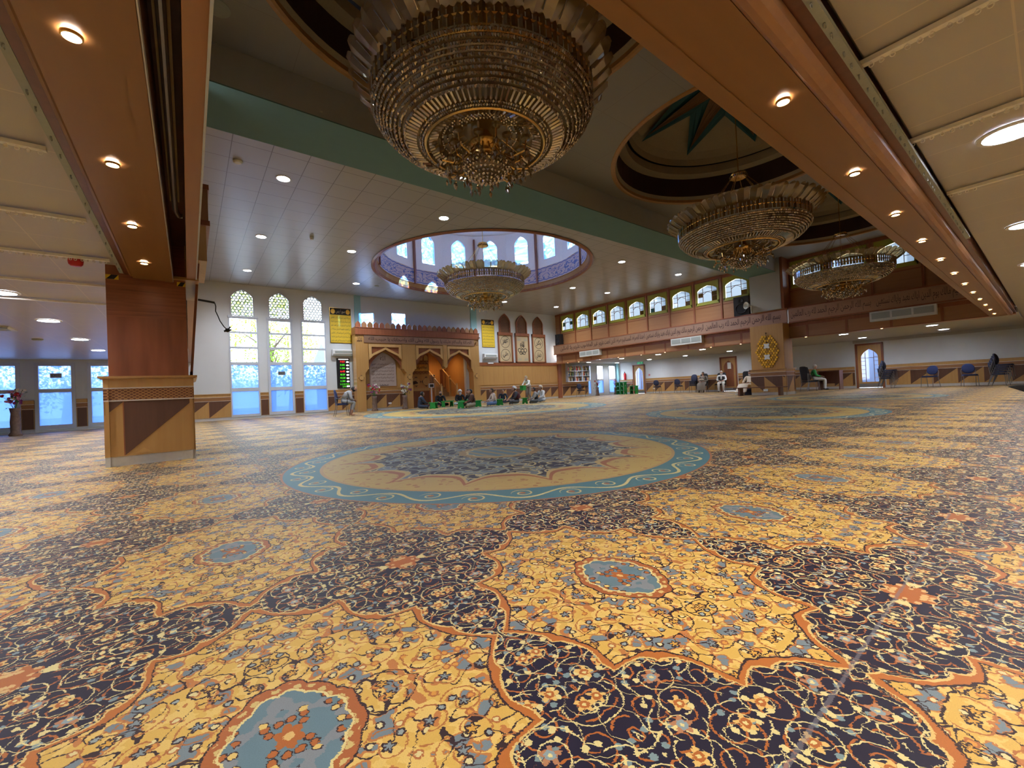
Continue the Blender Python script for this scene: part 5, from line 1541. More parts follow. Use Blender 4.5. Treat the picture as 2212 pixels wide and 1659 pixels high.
# three arched wooden panels with calligraphy
for k, (u0, u1, a0, a1, l) in enumerate(((15.40, 16.55, 15.53, 16.42, 'left'), (16.78, 17.95, 16.90, 17.80, 'middle'), (18.21, 19.38, 18.33, 19.22, 'right'))):
    L = ((u0+u1)/2, Y1, 2.47)
    E = empty('arched_panel', L, label='arched wooden wall panel with dark lattice and calligraphy, %s of the three' % l, cat='wall panel', group='arched calligraphy panels')
    B = lambda b, n, p=None: b.build(n, p or E, origin=L)
    A = arch(a0, a1, 5.02, 5.58); A2 = arch(a0+.07, a1-.07, 5.02, 5.49)
    b = MB(); b.strip([(a0, 4.35)]+A+[(a1, 4.35)], [(a0+.07, 4.35)]+A2+[(a1-.07, 4.35)], 'y', Y1-.09, Y1, 'mahogany')
    b.box(u0, u1, Y1-.11, Y1, 4.20, 4.38, 'mahogany'); b.box(u0, u0+.08, Y1-.10, Y1, 2.47, 4.38, 'mahogany'); b.box(u1-.08, u1, Y1-.10, Y1, 2.47, 4.38, 'mahogany'); b.box(u0, u1, Y1-.1, Y1, 2.47, 2.53, 'mahogany')
    B(b, 'frame')
    b = MB(); b.prism([(a0+.07, 4.35)]+A2+[(a1-.07, 4.35)], 'y', Y1-.03, Y1-.02, 'walnut'); B(b, 'lattice_back')
    b = MB(); lattice_arch(b, a0+.07, a1-.07, 4.38, 5.02, 5.49, Y1-.045, 'fascia_wood', .10, .007); B(b, 'lattice')
    b = MB(); b.box(u0+.08, u1-.08, Y1-.035, Y1-.01, 2.53, 4.20, 'parchment'); pn = B(b, 'calligraphy_board')
    cx_ = 0
    b = MB()
    def circ(z, r, th=.012): b.tube([(cx_+r*math.cos(q*PI/14), -.04, z-L[2]+r*math.sin(q*PI/14)) for q in range(28)], th, 'ink', 4, closed=True)
    W = {0: ('\u0639\u0645\u0631', '\u0639\u0644\u064a'), 1: ('\u0627\u0644\u0644\u0647', '\u0645\u062d\u0645\u062f'), 2: ('\u0628\u0643\u0631', '\u0639\u062b\u0645\u0627\u0646')}[k]
    if k != 1:
        circ(3.78, .36); circ(2.96, .36); b.build('circle_border', pn)
        place_text(text_mesh(W[0], .46, .40, 'ink', bold=.02), (0, -.04, 3.78-L[2]), '-y', pn); place_text(text_mesh(W[1], .46, .40, 'ink', bold=.02), (0, -.04, 2.96-L[2]), '-y', pn)
    else:
        circ(3.20, .14, .02); circ(3.52, .12, .018)
        for sx in (-1, 1):
            b.tube([(sx*.24+.12*math.cos(q*PI/7), -.04, 3.28-L[2]+.12*math.sin(q*PI/7)) for q in range(14)], .02, 'ink', 4, closed=True)
            b.tube([(sx*.12+.12*math.cos(q*PI/7), -.04, 3.10-L[2]+.10*math.sin(q*PI/7)) for q in range(14)], .02, 'ink', 4, closed=True)
        b.build('scroll_ornament', pn)
        place_text(text_mesh(W[0], .36, .36, 'ink', bold=.02), (0, -.04, 3.68-L[2]), '-y', pn)
        for sx in (-1, 1):
            place_text(text_mesh(W[1], .3, .22, 'grille_grey'), (sx*.28, -.04, 4.0-L[2]), '-y', pn); place_text(text_mesh(W[1], .3, .22, 'grille_grey'), (sx*.28, -.04, 2.72-L[2]), '-y', pn)

# loudspeakers and the fan heater vents on the fascia
def speaker(x, y, z, w_, h, label, rz=0):
    E = empty('loudspeaker', (x, y, z), rz, label, 'loudspeaker')
    b = MB(); b.box(-.16, .16, -w_/2, w_/2, 0, h, 'black_plastic'); b.build('cabinet', E)
    b = MB(); b.lathe([(.001, 0), (w_*.30, .01), (w_*.36, .03), (w_*.40, 0)], 'seat_black', n=18); b.v = [(-.165-c, a, h*.36+b_) for a, b_, c in b.v]; b.build('cone', E)
    b = MB(); b.lathe([(.001, 0), (w_*.16, .02), (w_*.18, 0)], 'black_plastic', n=14); b.v = [(-.165-c, a, h*.78+b_) for a, b_, c in b.v]; b.build('tweeter', E)
speaker(20.15, 20.55, 3.62, .44, .74, 'black loudspeaker in the far corner above the frieze')
speaker(20.1, 8.55, 3.62, .62, .86, 'larger black loudspeaker beside the white pier', .15)
b = MB(); b.lathe([(.02, 0), (.06, .08), (.16, .26), (.15, .26), (.05, .09)], 'ac_cream', n=18); b.v = [(-z, y, x) for x, y, z in b.v]; b.box(-.02, .02, -.02, .02, -.34, 0, 'ac_cream')
o = b.build('horn_speaker'); o.location = (19.74, 8.02, 3.62+.34); o.rotation_euler = (0, 0, -.5); tag(o, 'cream horn speaker standing against the white pier', 'loudspeaker')
for k, (a, c, l) in enumerate(((16.92, 18.55, 'nearest the bookcase'), (10.45, 12.10, 'above the seated readers'), (2.30, 4.05, 'past the gold honeycomb pillar'))):
    L = (X1-.4, (a+c)/2, 2.8); E = empty('air_vent', L, label='long cream air vent unit under the frieze, %s' % l, cat='vent', group='vent units under the frieze')
    b = MB(); b.box(X1-.56, X1-.3, a, c, 2.62, 2.97, 'ac_cream'); b.build('case', E, origin=L)
    b = MB()
    for q in range(3): b.box(X1-.57, X1-.56, a+.06+q*(c-a-.06)/3, a+(q+1)*(c-a-.06)/3, 2.70, 2.92, 'grille_grey')
    b.build('grille', E, origin=L)

# bookcase with books
def bookcase():
    L = (22.36, Y1-.15, 0)
    E = empty('bookcase', (22.36, Y1-.15, 1.12), label='glazed wall bookcase full of books beside the corner post', cat='bookcase')
    L = (22.36, Y1-.15, 1.12)
    b = MB()
    b.box(21.22, 23.50, Y1-.02, Y1-.002, 1.12, 2.28, 'oak')
    for z in (1.12, 1.50, 1.87, 2.25): b.box(21.22, 23.50, Y1-.28, Y1-.02, z-.015, z+.015, 'frame_white')
    for x in (21.22, 21.98, 22.74, 23.50): b.box(x-.015, x+.015, Y1-.28, Y1-.02, 1.12, 2.28, 'frame_white')
    b.build('shelf_frame', E, origin=L)
    b = MB(); b.box(21.15, 23.55, Y1-.34, Y1-.002, 1.09, 1.115, 'white_plastic'); b.build('ledge', E, origin=L)
    cols = ['seat_blue', 'mahogany', 'stem_green', 'parchment', 'black_plastic', 'gold_metal', 'walnut', 'petal_red', 'grille_grey']
    random.seed(4); P = {}
    names = {'seat_blue': 'blue', 'mahogany': 'red brown', 'stem_green': 'dark green', 'parchment': 'cream', 'black_plastic': 'black', 'gold_metal': 'gold', 'walnut': 'dark brown', 'petal_red': 'red', 'grille_grey': 'grey'}
    for r, z in enumerate((1.137, 1.517, 1.887)):
        for c in range(3):
            x = 21.26+.76*c; e = x+.68; i = 0
            while x < e-.05:
                w_ = random.uniform(.04, .075); h = random.uniform(.22, .31); m = random.choice(cols)
                key = (m, round(h, 2))
                b = MB(); b.box(-w_/2+.002, w_/2-.002, 0, .16, 0, h, m); b.box(-w_/2+.004, w_/2-.004, -.001, 0, h*.7, h*.8, 'gold_metal')
                o = b.build('book'); o.location = (x+w_/2, Y1-.22, z)
                tag(o, '%s book, %s from the left on the %s shelf, %s section of the bookcase' % (names[m], ORD[i], ('lowest', 'middle', 'top')[r], ('left', 'centre', 'right')[c]), 'book', 'books in the wall bookcase')
                x += w_+random.uniform(0, .01); i += 1
bookcase()

# exit sign, extinguisher, call point
b = MB(); b.box(X3-.05, X3, 18.72, 19.22, 2.22, 2.38, 'frame_white'); b.box(X3-.055, X3-.05, 18.74, 19.20, 2.235, 2.365, 'sign_green'); b.box(X3-.057, X3-.054, 18.80, 18.88, 2.25, 2.35, 'white_plastic'); b.box(X3-.057, X3-.054, 18.95, 19.13, 2.27, 2.33, 'white_plastic')
tag(b.build('exit_sign', origin=(X3, 19, 2.2)), 'green exit sign above the glazed far door', 'sign')
E_ = empty('fire_extinguisher', (X3-.12, 20.35, 1.10), label='red fire extinguisher standing on the dado ledge', cat='fire extinguisher')
b = MB(); b.lathe([(.001, 0), (.085, 0), (.09, .03), (.09, .42), (.06, .50), (.02, .53)], 'red_plastic', n=16); b.build('cylinder', E_, True)
b = MB(); b.box(-.02, .02, -.02, .02, .53, .60, 'black_plastic'); b.box(-.10, .02, -.015, .015, .60, .62, 'black_plastic'); b.tube([(.0, .03, .56), (.0, .12, .48), (.0, .11, .20)], .012, 'black_plastic', 6); b.build('valve_and_hose', E_)
b = MB(); b.box(-.04, 0, -.06, .06, 0, .12, 'red_plastic'); b.box(-.042, -.04, -.03, .03, .03, .09, 'white_plastic'); o = b.build('call_point'); o.location = (X3, 18.25, 1.30); tag(o, 'small red fire call point right of the exit door', 'call point')
b = MB(); b.box(-.01, 0, -.07, .07, 0, .09, 'white_plastic'); o = b.build('wall_socket'); o.location = (X3-.04, 17.9, .30); tag(o, 'white socket low on the dado right of the exit door', 'socket')
b = MB(); b.box(-.01, 0, -.09, .09, 0, .10, 'white_plastic'); o = b.build('wall_socket'); o.location = (19.455, 7.5, .16); tag(o, 'white socket near the foot of the honeycomb pillar', 'socket')

# framed picture leaning off the near pillar and the hanging cable
E_ = empty('picture_frame', (.08, 7.5, 1.1), label='large framed picture leaning off the side of the near pillar', cat='picture')
b = MB(); 
def tilt(z): return .02+.075*(z-1.1)
for y0, y1 in ((7.22, 7.27), (8.25, 8.30)):
    b.add([(tilt(z)-.0+dx, y, z) for z in (1.12, 2.84) for y in (y0, y1) for dx in (0, .03)], [(0, 1, 3, 2), (4, 6, 7, 5), (0, 4, 5, 1), (2, 3, 7, 6), (0, 2, 6, 4), (1, 5, 7, 3)], 'mahogany')
b.add([(tilt(1.12)+dx, y, z) for z in (1.12, 1.17) for y in (7.22, 8.3) for dx in (0, .03)], [(0, 1, 3, 2), (4, 6, 7, 5), (0, 4, 5, 1), (2, 3, 7, 6), (0, 2, 6, 4), (1, 5, 7, 3)], 'mahogany')
b.add([(tilt(2.80)+dx, y, z) for z in (2.80, 2.85) for y in (7.22, 8.3) for dx in (0, .03)], [(0, 1, 3, 2), (4, 6, 7, 5), (0, 4, 5, 1), (2, 3, 7, 6), (0, 2, 6, 4), (1, 5, 7, 3)], 'mahogany')
b.build('frame', E_, origin=(.08, 7.5, 1.1))
b = MB(); b.add([(tilt(1.15)+.01, 7.26, 1.15), (tilt(1.15)+.01, 8.26, 1.15), (tilt(2.82)+.01, 8.26, 2.82), (tilt(2.82)+.01, 7.26, 2.82), (tilt(1.15)+.02, 7.26, 1.15), (tilt(1.15)+.02, 8.26, 1.15), (tilt(2.82)+.02, 8.26, 2.82), (tilt(2.82)+.02, 7.26, 2.82)], [(0, 1, 2, 3), (7, 6, 5, 4), (0, 4, 5, 1), (1, 5, 6, 2), (2, 6, 7, 3), (3, 7, 4, 0)], 'picture_sheet')
plain('picture_sheet', (.30, .24, .17), .15)
b.build('picture_sheet', E_, origin=(.08, 7.5, 1.1))
E_ = empty('microphone', (.16, 8.45, 2.42), label='black microphone arm hanging on a cable beside the near pillar', cat='microphone')
b = MB(); b.tube([(.0, 0, .0), (.22, 0, -.03)], .018, 'black_plastic', 6); b.build('arm', E_)
b = MB(); b.tube([(.22, 0, -.03), (.235, 0, -.09), (.23, 0, -.17), (.26, 0, -.25), (.285, 0, -.33), (.335, 0, -.42), (.37, 0, -.46)], .008, 'black_plastic', 5); b.build('cable', E_)
b = MB(); b.ball((.385, 0, -.48), .035, 'black_plastic'); b.tube([(.335, 0, -.50), (.44, 0, -.47)], .016, 'black_plastic', 5); b.tube([(.385, 0, -.48), (.43, 0, -.42)], .012, 'black_plastic', 5); b.build('head', E_)

# ================================================================== furniture
def chair(name, label, fabric, back='oval', arms=False, tube='chair_tube', group=None, h=.92):
    """faces +y; origin on the floor"""
    E = empty(name, label=label, cat='chair', group=group)
    b = MB(); b.box(-.22, .22, -.20, .23, .43, .445, 'black_plastic'); n = 16
    pts = [(.225*abs(math.cos(a))**.5*(1 if math.cos(a) >= 0 else -1), .015+.215*abs(math.sin(a))**.5*(1 if math.sin(a) >= 0 else -1)) for a in [2*PI*i/n for i in range(n)]]
    b.prism(pts, 'z', .445, .49, fabric); b.prism([(x*.93, y*.93) for x, y in pts], 'z', .49, .505, fabric); b.build('seat', E)
    b = MB(); zc, hh, ww = (.74, .20, .19) if back == 'oval' else (.72, .24, .215)
    if back == 'tall': zc, hh, ww = .86, .34, .22
    p = .9 if back == 'oval' else .45
    n = 20; ring = [(ww*abs(math.cos(a))**p*(1 if math.cos(a) >= 0 else -1), hh*abs(math.sin(a))**p*(1 if math.sin(a) >= 0 else -1)) for a in [2*PI*i/n for i in range(n)]]
    def bk(x, z, d): return (x, -.20-(z)*.16-.03*0-d+.03*(1-(x/ww)**2)*-1, zc+z)
    vs = [bk(x, z, -.02) for x, z in ring]+[bk(x*1.0, z*1.0, .02) for x, z in ring]+[bk(x*.85, z*.85, -.035) for x, z in ring]+[bk(x*.85, z*.85, .03) for x, z in ring]
    fs = [(i, (i+1) % n, n+(i+1) % n, n+i) for i in range(n)]+[(i, 2*n+i, 2*n+(i+1) % n, (i+1) % n) for i in range(n)]+[(n+i, n+(i+1) % n, 3*n+(i+1) % n, 3*n+i) for i in range(n)]+[tuple(range(3*n-1, 2*n-1, -1)), tuple(range(3*n, 4*n))]
    b.add(vs, fs, fabric); b.build('backrest', E, True)
    for sx in (-1, 1):
        b = MB(); b.tube([(sx*.19, -.19, .44), (sx*.21, -.21, zc-hh*.4), (sx*ww*.98, -.215, zc)], .011, tube, 6); b.build('back_frame', E)
        b = MB(); b.tube([(sx*.20, .19, .44), (sx*.215, .225, 0)], .011, tube, 6); b.build('leg', E)
        b = MB(); b.tube([(sx*.20, -.17, .44), (sx*.22, -.27, 0)], .011, tube, 6); b.build('leg', E)
        if arms: b = MB(); b.tube([(sx*.24, .16, .44), (sx*.26, .18, .66), (sx*.26, -.18, .68), (sx*.23, -.22, .66)], .018, 'black_plastic', 6); b.build('armrest', E)
    return E
def put(E, x, y, rz, label=None, z=0, group=None, first=False):
    o = E if first else copy_tree(E)
    o.location = (x, y, z); o.rotation_euler = (0, 0, rz)
    if label: o['label'] = label
    if group: o['group'] = group
    return o
W_ = PI/2                                             # faces -x
navy = chair('banquet_chair', '', 'seat_navy'); blue = chair('banquet_chair', '', 'seat_blue'); tall = chair('high_back_chair', '', 'seat_black', 'tall')
G1 = 'black oval backed chairs along the aisle wall'
put(navy, 21.85, 20.35, 2.9, 'dark chair standing alone under the bookcase', first=True)
put(navy, 26.1, 17.05, W_+.9, 'oval backed chair just right of the glazed exit door', group=G1)
put(navy, 26.05, 15.4, W_+.9, 'oval backed chair between the exit door and the man reading', group=G1)
for i in range(4): put(navy, 26.25, 14.45, W_+.2, 'dark chair stacked left of the man reading, %s from the floor' % ORD[i], z=.085*i, group='chairs stacked beside the man reading')
put(tall, 26.3, 14.0, W_-.3, 'black high back chair behind the man reading', first=True)
put(tall, 26.45, 12.85, W_, 'black high back chair under the seated man in white')
for i, y in enumerate((11.15, 10.65)): put(tall, 26.4-.2*i, y, W_+.5, 'black high back chair turned sideways, %s the honeycomb pillar' % ('farther from' if i == 0 else 'nearer'), group='turned high back chairs')
put(tall, 23.6, 7.2, W_+2.6, 'black high back chair seen from behind right of the pillar')
put(blue, 25.7, 3.30, W_-.35, 'blue round backed chair, left of the two facing the room', first=True)
put(blue, 25.5, 2.10, W_+.25, 'blue round backed chair beside the second chair stack')
for k, (x, y, rz, n, l) in enumerate(((25.7, 4.75, PI-.1, 5, 'stack right of the glazed door'), (25.5, 1.30, PI-.2, 5, 'stack right of the two blue chairs'), (25.2, -.15, PI, 6, 'stack at the edge of the view'))):
    for i in range(n): put(navy, x-.0*i, y-.035*i, rz-PI/2*0, 'dark blue chair in the %s, %s from the floor' % (l, ORD[i]), z=.088*i, group='chairs in the '+l)

# prayer stools and folded green tables
def green_table(label, top='green_plastic'):
    E = empty('low_table', label=label, cat='low table', group='green low reading tables')
    b = MB(); b.box(-.30, .30, -.16, .16, .27, .295, top); b.box(-.30, .30, -.17, -.155, .26, .31, 'green_plastic'); b.box(-.30, .30, .155, .17, .26, .31, 'green_plastic'); b.build('tabletop', E)
    for sx in (-1, 1): b = MB(); b.prism([(-.14, 0), (-.05, 0), (0, .08), (.05, 0), (.14, 0), (.11, .27), (-.11, .27)], 'x', sx*.27-.012, sx*.27+.012, 'green_plastic'); b.build('leg', E)
    return E
gt = green_table('')
TB = [(9.20, 18.05, .9, 'green low table in front of the man in dark navy'), (10.55, 19.15, .15, 'green low table before the bearded man in black'), (11.55, 18.85, .1, 'green low table before the man in the white turban'), (9.62, 16.25, 1.0, 'green low table left of the man in brown'),
      (10.85, 16.75, 1.1, 'green low table left of the man in the cream shirt'), (12.05, 16.65, 1.1, 'green low table left of the man in the maroon waistcoat'), (13.30, 16.2, .9, 'green low table with a pale top right of the maroon waistcoat'), (10.75, 17.7, .3, 'green low table half hidden behind the man in brown')]
for i, (x, y, rz, l) in enumerate(TB): put(gt, x, y, rz, l, first=(i == 0))
for i, (x, y, z) in enumerate([(26.15, 20.05, 0), (26.15, 20.05, .31), (26.15, 20.05, .62), (26.2, 19.75, 0), (26.2, 19.75, .31), (26.2, 19.75, .62)]):
    put(gt, x-.3, y+.05, 1.2, 'green low table in the tall pile by the pink flowers, %s layer, %s side' % (('lowest', 'middle', 'top')[i % 3], 'window' if i < 3 else 'room'), z=z, group='tall pile of green tables')
for i, (x, y, z) in enumerate([(26.4, 19.0, 0), (26.4, 19.0, .31), (26.1, 18.75, 0), (26.1, 18.75, .31)]):
    put(gt, x, y+.25, 1.35, 'green low table in the short pile by the exit door, %s layer, %s side' % (('lower', 'upper')[i % 2], 'wall' if i < 2 else 'room'), z=z, group='short pile of green tables')
# low wooden bench in front of the pillar
E_ = empty('low_bench', (19.0, 7.55, 0), label='low dark wooden bench in front of the honeycomb pillar', cat='bench')
b = MB(); b.box(-.20, .20, -1.0, 1.0, .33, .365, 'mahogany_dark'); b.build('top', E_)
for sy in (-1, 1): b = MB(); b.box(-.16, .16, sy*.78-.04, sy*.78+.04, 0, .33, 'mahogany_dark'); b.build('leg', E_)
# desk to the right of the pillar
E_ = empty('desk', (25.6, 6.85, 0), label='dark wooden desk against the wall left of the glazed door', cat='desk')
b = MB(); b.box(-.3, .3, -.45, .45, .92, .96, 'mahogany_dark'); b.build('top', E_)
for sy in (-1, 1): b = MB(); b.box(-.28, .28, sy*.42-.02, sy*.42+.02, 0, .92, 'mahogany_dark'); b.build('side_panel', E_)
b = MB(); b.box(.26, .28, -.42, .42, .3, .92, 'mahogany_dark'); b.build('back_panel', E_)
# made-up black shape in place of a foot at the edge of the view
b = MB(); b.prism([(-.9, .30), (-.80, .33), (0, .36), (.6, .34), (.6, .02), (-.2, .0), (-.55, .12)], 'x', -.15, .15, 'black_cloth'); b.v = [(x, -y, z) for x, y, z in b.v]
o = b.build('foot_stand_in'); o.location = (14.0, -.30, 0); tag(o, 'black stand-in for a foot on the carpet at the right edge of the view', 'foot_stand_in')

# ================================================================== people
SKV = {}
def skin_obj(verts, edges, root_name, sub=2):
    """verts: name -> (co, rx, ry, region). Returns (mesh data, list of skeleton segments)"""
    names = list(verts)
    me = bpy.data.meshes.new('sk'); me.from_pydata([verts[n][0] for n in names], [(names.index(a), names.index(b)) for a, b in edges], [])
    o = bpy.data.objects.new('sk', me); COL.objects.link(o)
    md = o.modifiers.new('s', 'SKIN'); md.use_smooth_shade = True; md.branch_smoothing = .6
    sv = me.skin_vertices[0].data
    for i, n in enumerate(names):
        sv[i].radius = (verts[n][1], verts[n][2]); sv[i].use_root = (n == root_name)
    ms = o.modifiers.new('u', 'SUBSURF'); ms.levels = sub; ms.render_levels = sub
    bpy.context.view_layer.update()
    dg = bpy.context.evaluated_depsgraph_get()
    r = bpy.data.meshes.new_from_object(o.evaluated_get(dg))
    bpy.data.objects.remove(o); bpy.data.meshes.remove(me)
    return r
def lerp(a, b, t): return tuple(a[i]+(b[i]-a[i])*t for i in range(3))
def hand(V, Ed, side, wrist, direc, palm_n, fore):
    """palm plus five curled fingers"""
    d = Vector(direc).normalized(); n = Vector(palm_n).normalized(); s_ = d.cross(n).normalized()
    w_ = Vector(wrist); k = 'h'+side
    V[k+'p'] = (tuple(w_+d*.055), .036, .020, 'skin'); Ed.append((fore, k+'p'))
    for i, (off, ln) in enumerate(((-.028, .070), (-.010, .080), (.009, .075), (.027, .060))):
        b0 = w_+d*.092+s_*off; b1 = b0+d*ln*.55+n*.012; b2 = b0+d*ln*.85+n*.036
        for j, p in enumerate((b0, b1, b2)): V['%sf%d%d' % (k, i, j)] = (tuple(p), .0095-.001*j, .0095-.001*j, 'skin')
        Ed += [(k+'p', '%sf%d0' % (k, i)), ('%sf%d0' % (k, i), '%sf%d1' % (k, i)), ('%sf%d1' % (k, i), '%sf%d2' % (k, i))]
    t0 = w_+d*.045-s_*.036; t1 = t0+d*.035-s_*.012+n*.018
    V[k+'t0'] = (tuple(t0), .011, .011, 'skin'); V[k+'t1'] = (tuple(t1), .0095, .0095, 'skin'); Ed += [(k+'p', k+'t0'), (k+'t0', k+'t1')]

def add_head(mb, c, pitch, yaw, s=1.0):
    """skull, jaw, nose, ears, eyes, lips and brows about centre c; faces +y before turning"""
    R = Matrix.Rotation(yaw, 3, 'Z') @ Matrix.Rotation(-pitch, 3, 'X'); c = Vector(c)
    def T(p): return tuple(c+R @ (Vector(p)*s))
    u, v = 20, 16; vs = []; fs = []
    for i in range(v+1):
        th = PI*i/v; z = -math.cos(th); r = max(1e-3, math.sin(th))
        for j in range(u):
            a = 2*PI*j/u; x = r*math.cos(a); y = r*math.sin(a)
            X = x*.076; Y = y*.094; Z = z*.118
            if z < 0: X *= 1-.30*z*z; Y *= 1-.12*z*z; Y += (-z)*.012 if y > 0 else (-z)*.03*0
            if y < 0 and z < -.2: Y *= .82
            if y > .75 and abs(x) < .28 and -.35 < z < .18: Y += .020*(1-abs(x)/.28)*(1-abs(z+.12)/.3)
            if y > .6 and .12 < z < .30: Y += .004
            vs.append(T((X, Y, Z)))
    fs = [(i*u+j, i*u+(j+1) % u, (i+1)*u+(j+1) % u, (i+1)*u+j) for i in range(v) for j in range(u)]
    mb.add(vs, fs, 'skin')
    def blob(p, r, mat, sc=(1, 1, 1), n=6):
        t_ = MB(); t_.ball((0, 0, 0), r, mat, n, 5, sc); mb.add([T(Vector(q)+Vector(p)) for q in t_.v], t_.f, mat)
    for sx in (-1, 1):
        blob((sx*.078, -.005, -.005), .026, 'skin', (.35, .7, 1.1)); blob((sx*.030, .078, .012), .014, 'eye_white', (1.1, .7, .7)); blob((sx*.030, .088, .012), .006, 'ink')
        blob((sx*.030, .086, .036), .016, 'hair_black', (1.2, .4, .25))
    blob((0, .094, -.020), .014, 'skin', (1, 1.2, 1)); blob((0, .086, -.056), .018, 'lips', (1.3, .5, .35))
    return T
plain('lips', (.28, .10, .08), .5)
def cap_shell(T, r, z0, mat, name, parent, back=True, thick=1.0):
    """hair or cap: shell over the top of the skull down to z0 (fraction), lower at the back when back is set"""
    b = MB(); u, v = 20, 8; vs = []
    for i in range(v+1):
        for j in range(u):
            a = 2*PI*j/u; y = math.sin(a)
            low = z0 if y > .35 else (z0-.75*(min(1, (.35-y)/.6)) if back else z0)
            z = 1-(1-low)*i/v; rr = math.sqrt(max(0, 1-z*z))
            vs.append(T((rr*math.cos(a)*.076*r, y*rr*.094*r, z*.118*(r if r < 1.2 else 1.1))))
    fs = [(i*u+j, (i+1)*u+j, (i+1)*u+(j+1) % u, i*u+(j+1) % u) for i in range(v) for j in range(u)]
    b.add(vs, fs, mat)
    return b.build(name, parent, True)

POSE = {
 'cross': dict(pel=(0, 0, .13), wst=(0, .02, .27), chs=(0, .06, .44), nk=(0, .12, .60), hd=(0, .17, .72), sh=(.185, .09, .54), el=(.25, .20, .31), ha=(.12, .38, .25), hip=(.11, .04, .12), kn=(.36, .30, .13), an=(-.06, .38, .075), toe=(-.20, .36, .05), pitch=-.55),
 'chair': dict(pel=(0, 0, .61), wst=(0, .02, .70), chs=(0, .04, .88), nk=(0, .05, 1.05), hd=(0, .08, 1.19), sh=(.19, .03, .99), el=(.25, .10, .74), ha=(.10, .32, .70), hip=(.10, .05, .59), kn=(.13, .46, .535), an=(.13, .46, .09), toe=(.14, .60, .04), pitch=-.1),
 'hunch': dict(pel=(0, 0, .61), wst=(0, .08, .70), chs=(0, .22, .88), nk=(0, .38, .98), hd=(0, .50, 1.06), sh=(.19, .30, .93), el=(.27, .34, .68), ha=(.10, .46, .63), hip=(.10, .05, .59), kn=(.16, .46, .535), an=(.10, .34, .09), toe=(.12, .48, .04), pitch=-.9),
 'stand': dict(pel=(0, 0, .86), wst=(0, .03, 1.0), chs=(0, .12, 1.16), nk=(0, .22, 1.31), hd=(0, .29, 1.43), sh=(.18, .18, 1.25), el=(.22, .34, 1.03), ha=(.12, .54, .98), hip=(.09, 0, .84), kn=(.10, .10, .46), an=(.10, -.02, .09), toe=(.10, .14, .04), pitch=-.4),
 'recline': dict(pel=(0, 0, .36), wst=(0, -.06, .50), chs=(0, -.14, .68), nk=(0, -.18, .86), hd=(0, -.15, 1.0), sh=(.19, -.16, .80), el=(.24, .02, .58), ha=(.10, .28, .56), hip=(.10, .04, .34), kn=(.14, .48, .42), an=(.12, .76, .10), toe=(.14, .94, .05), pitch=-.1),
}
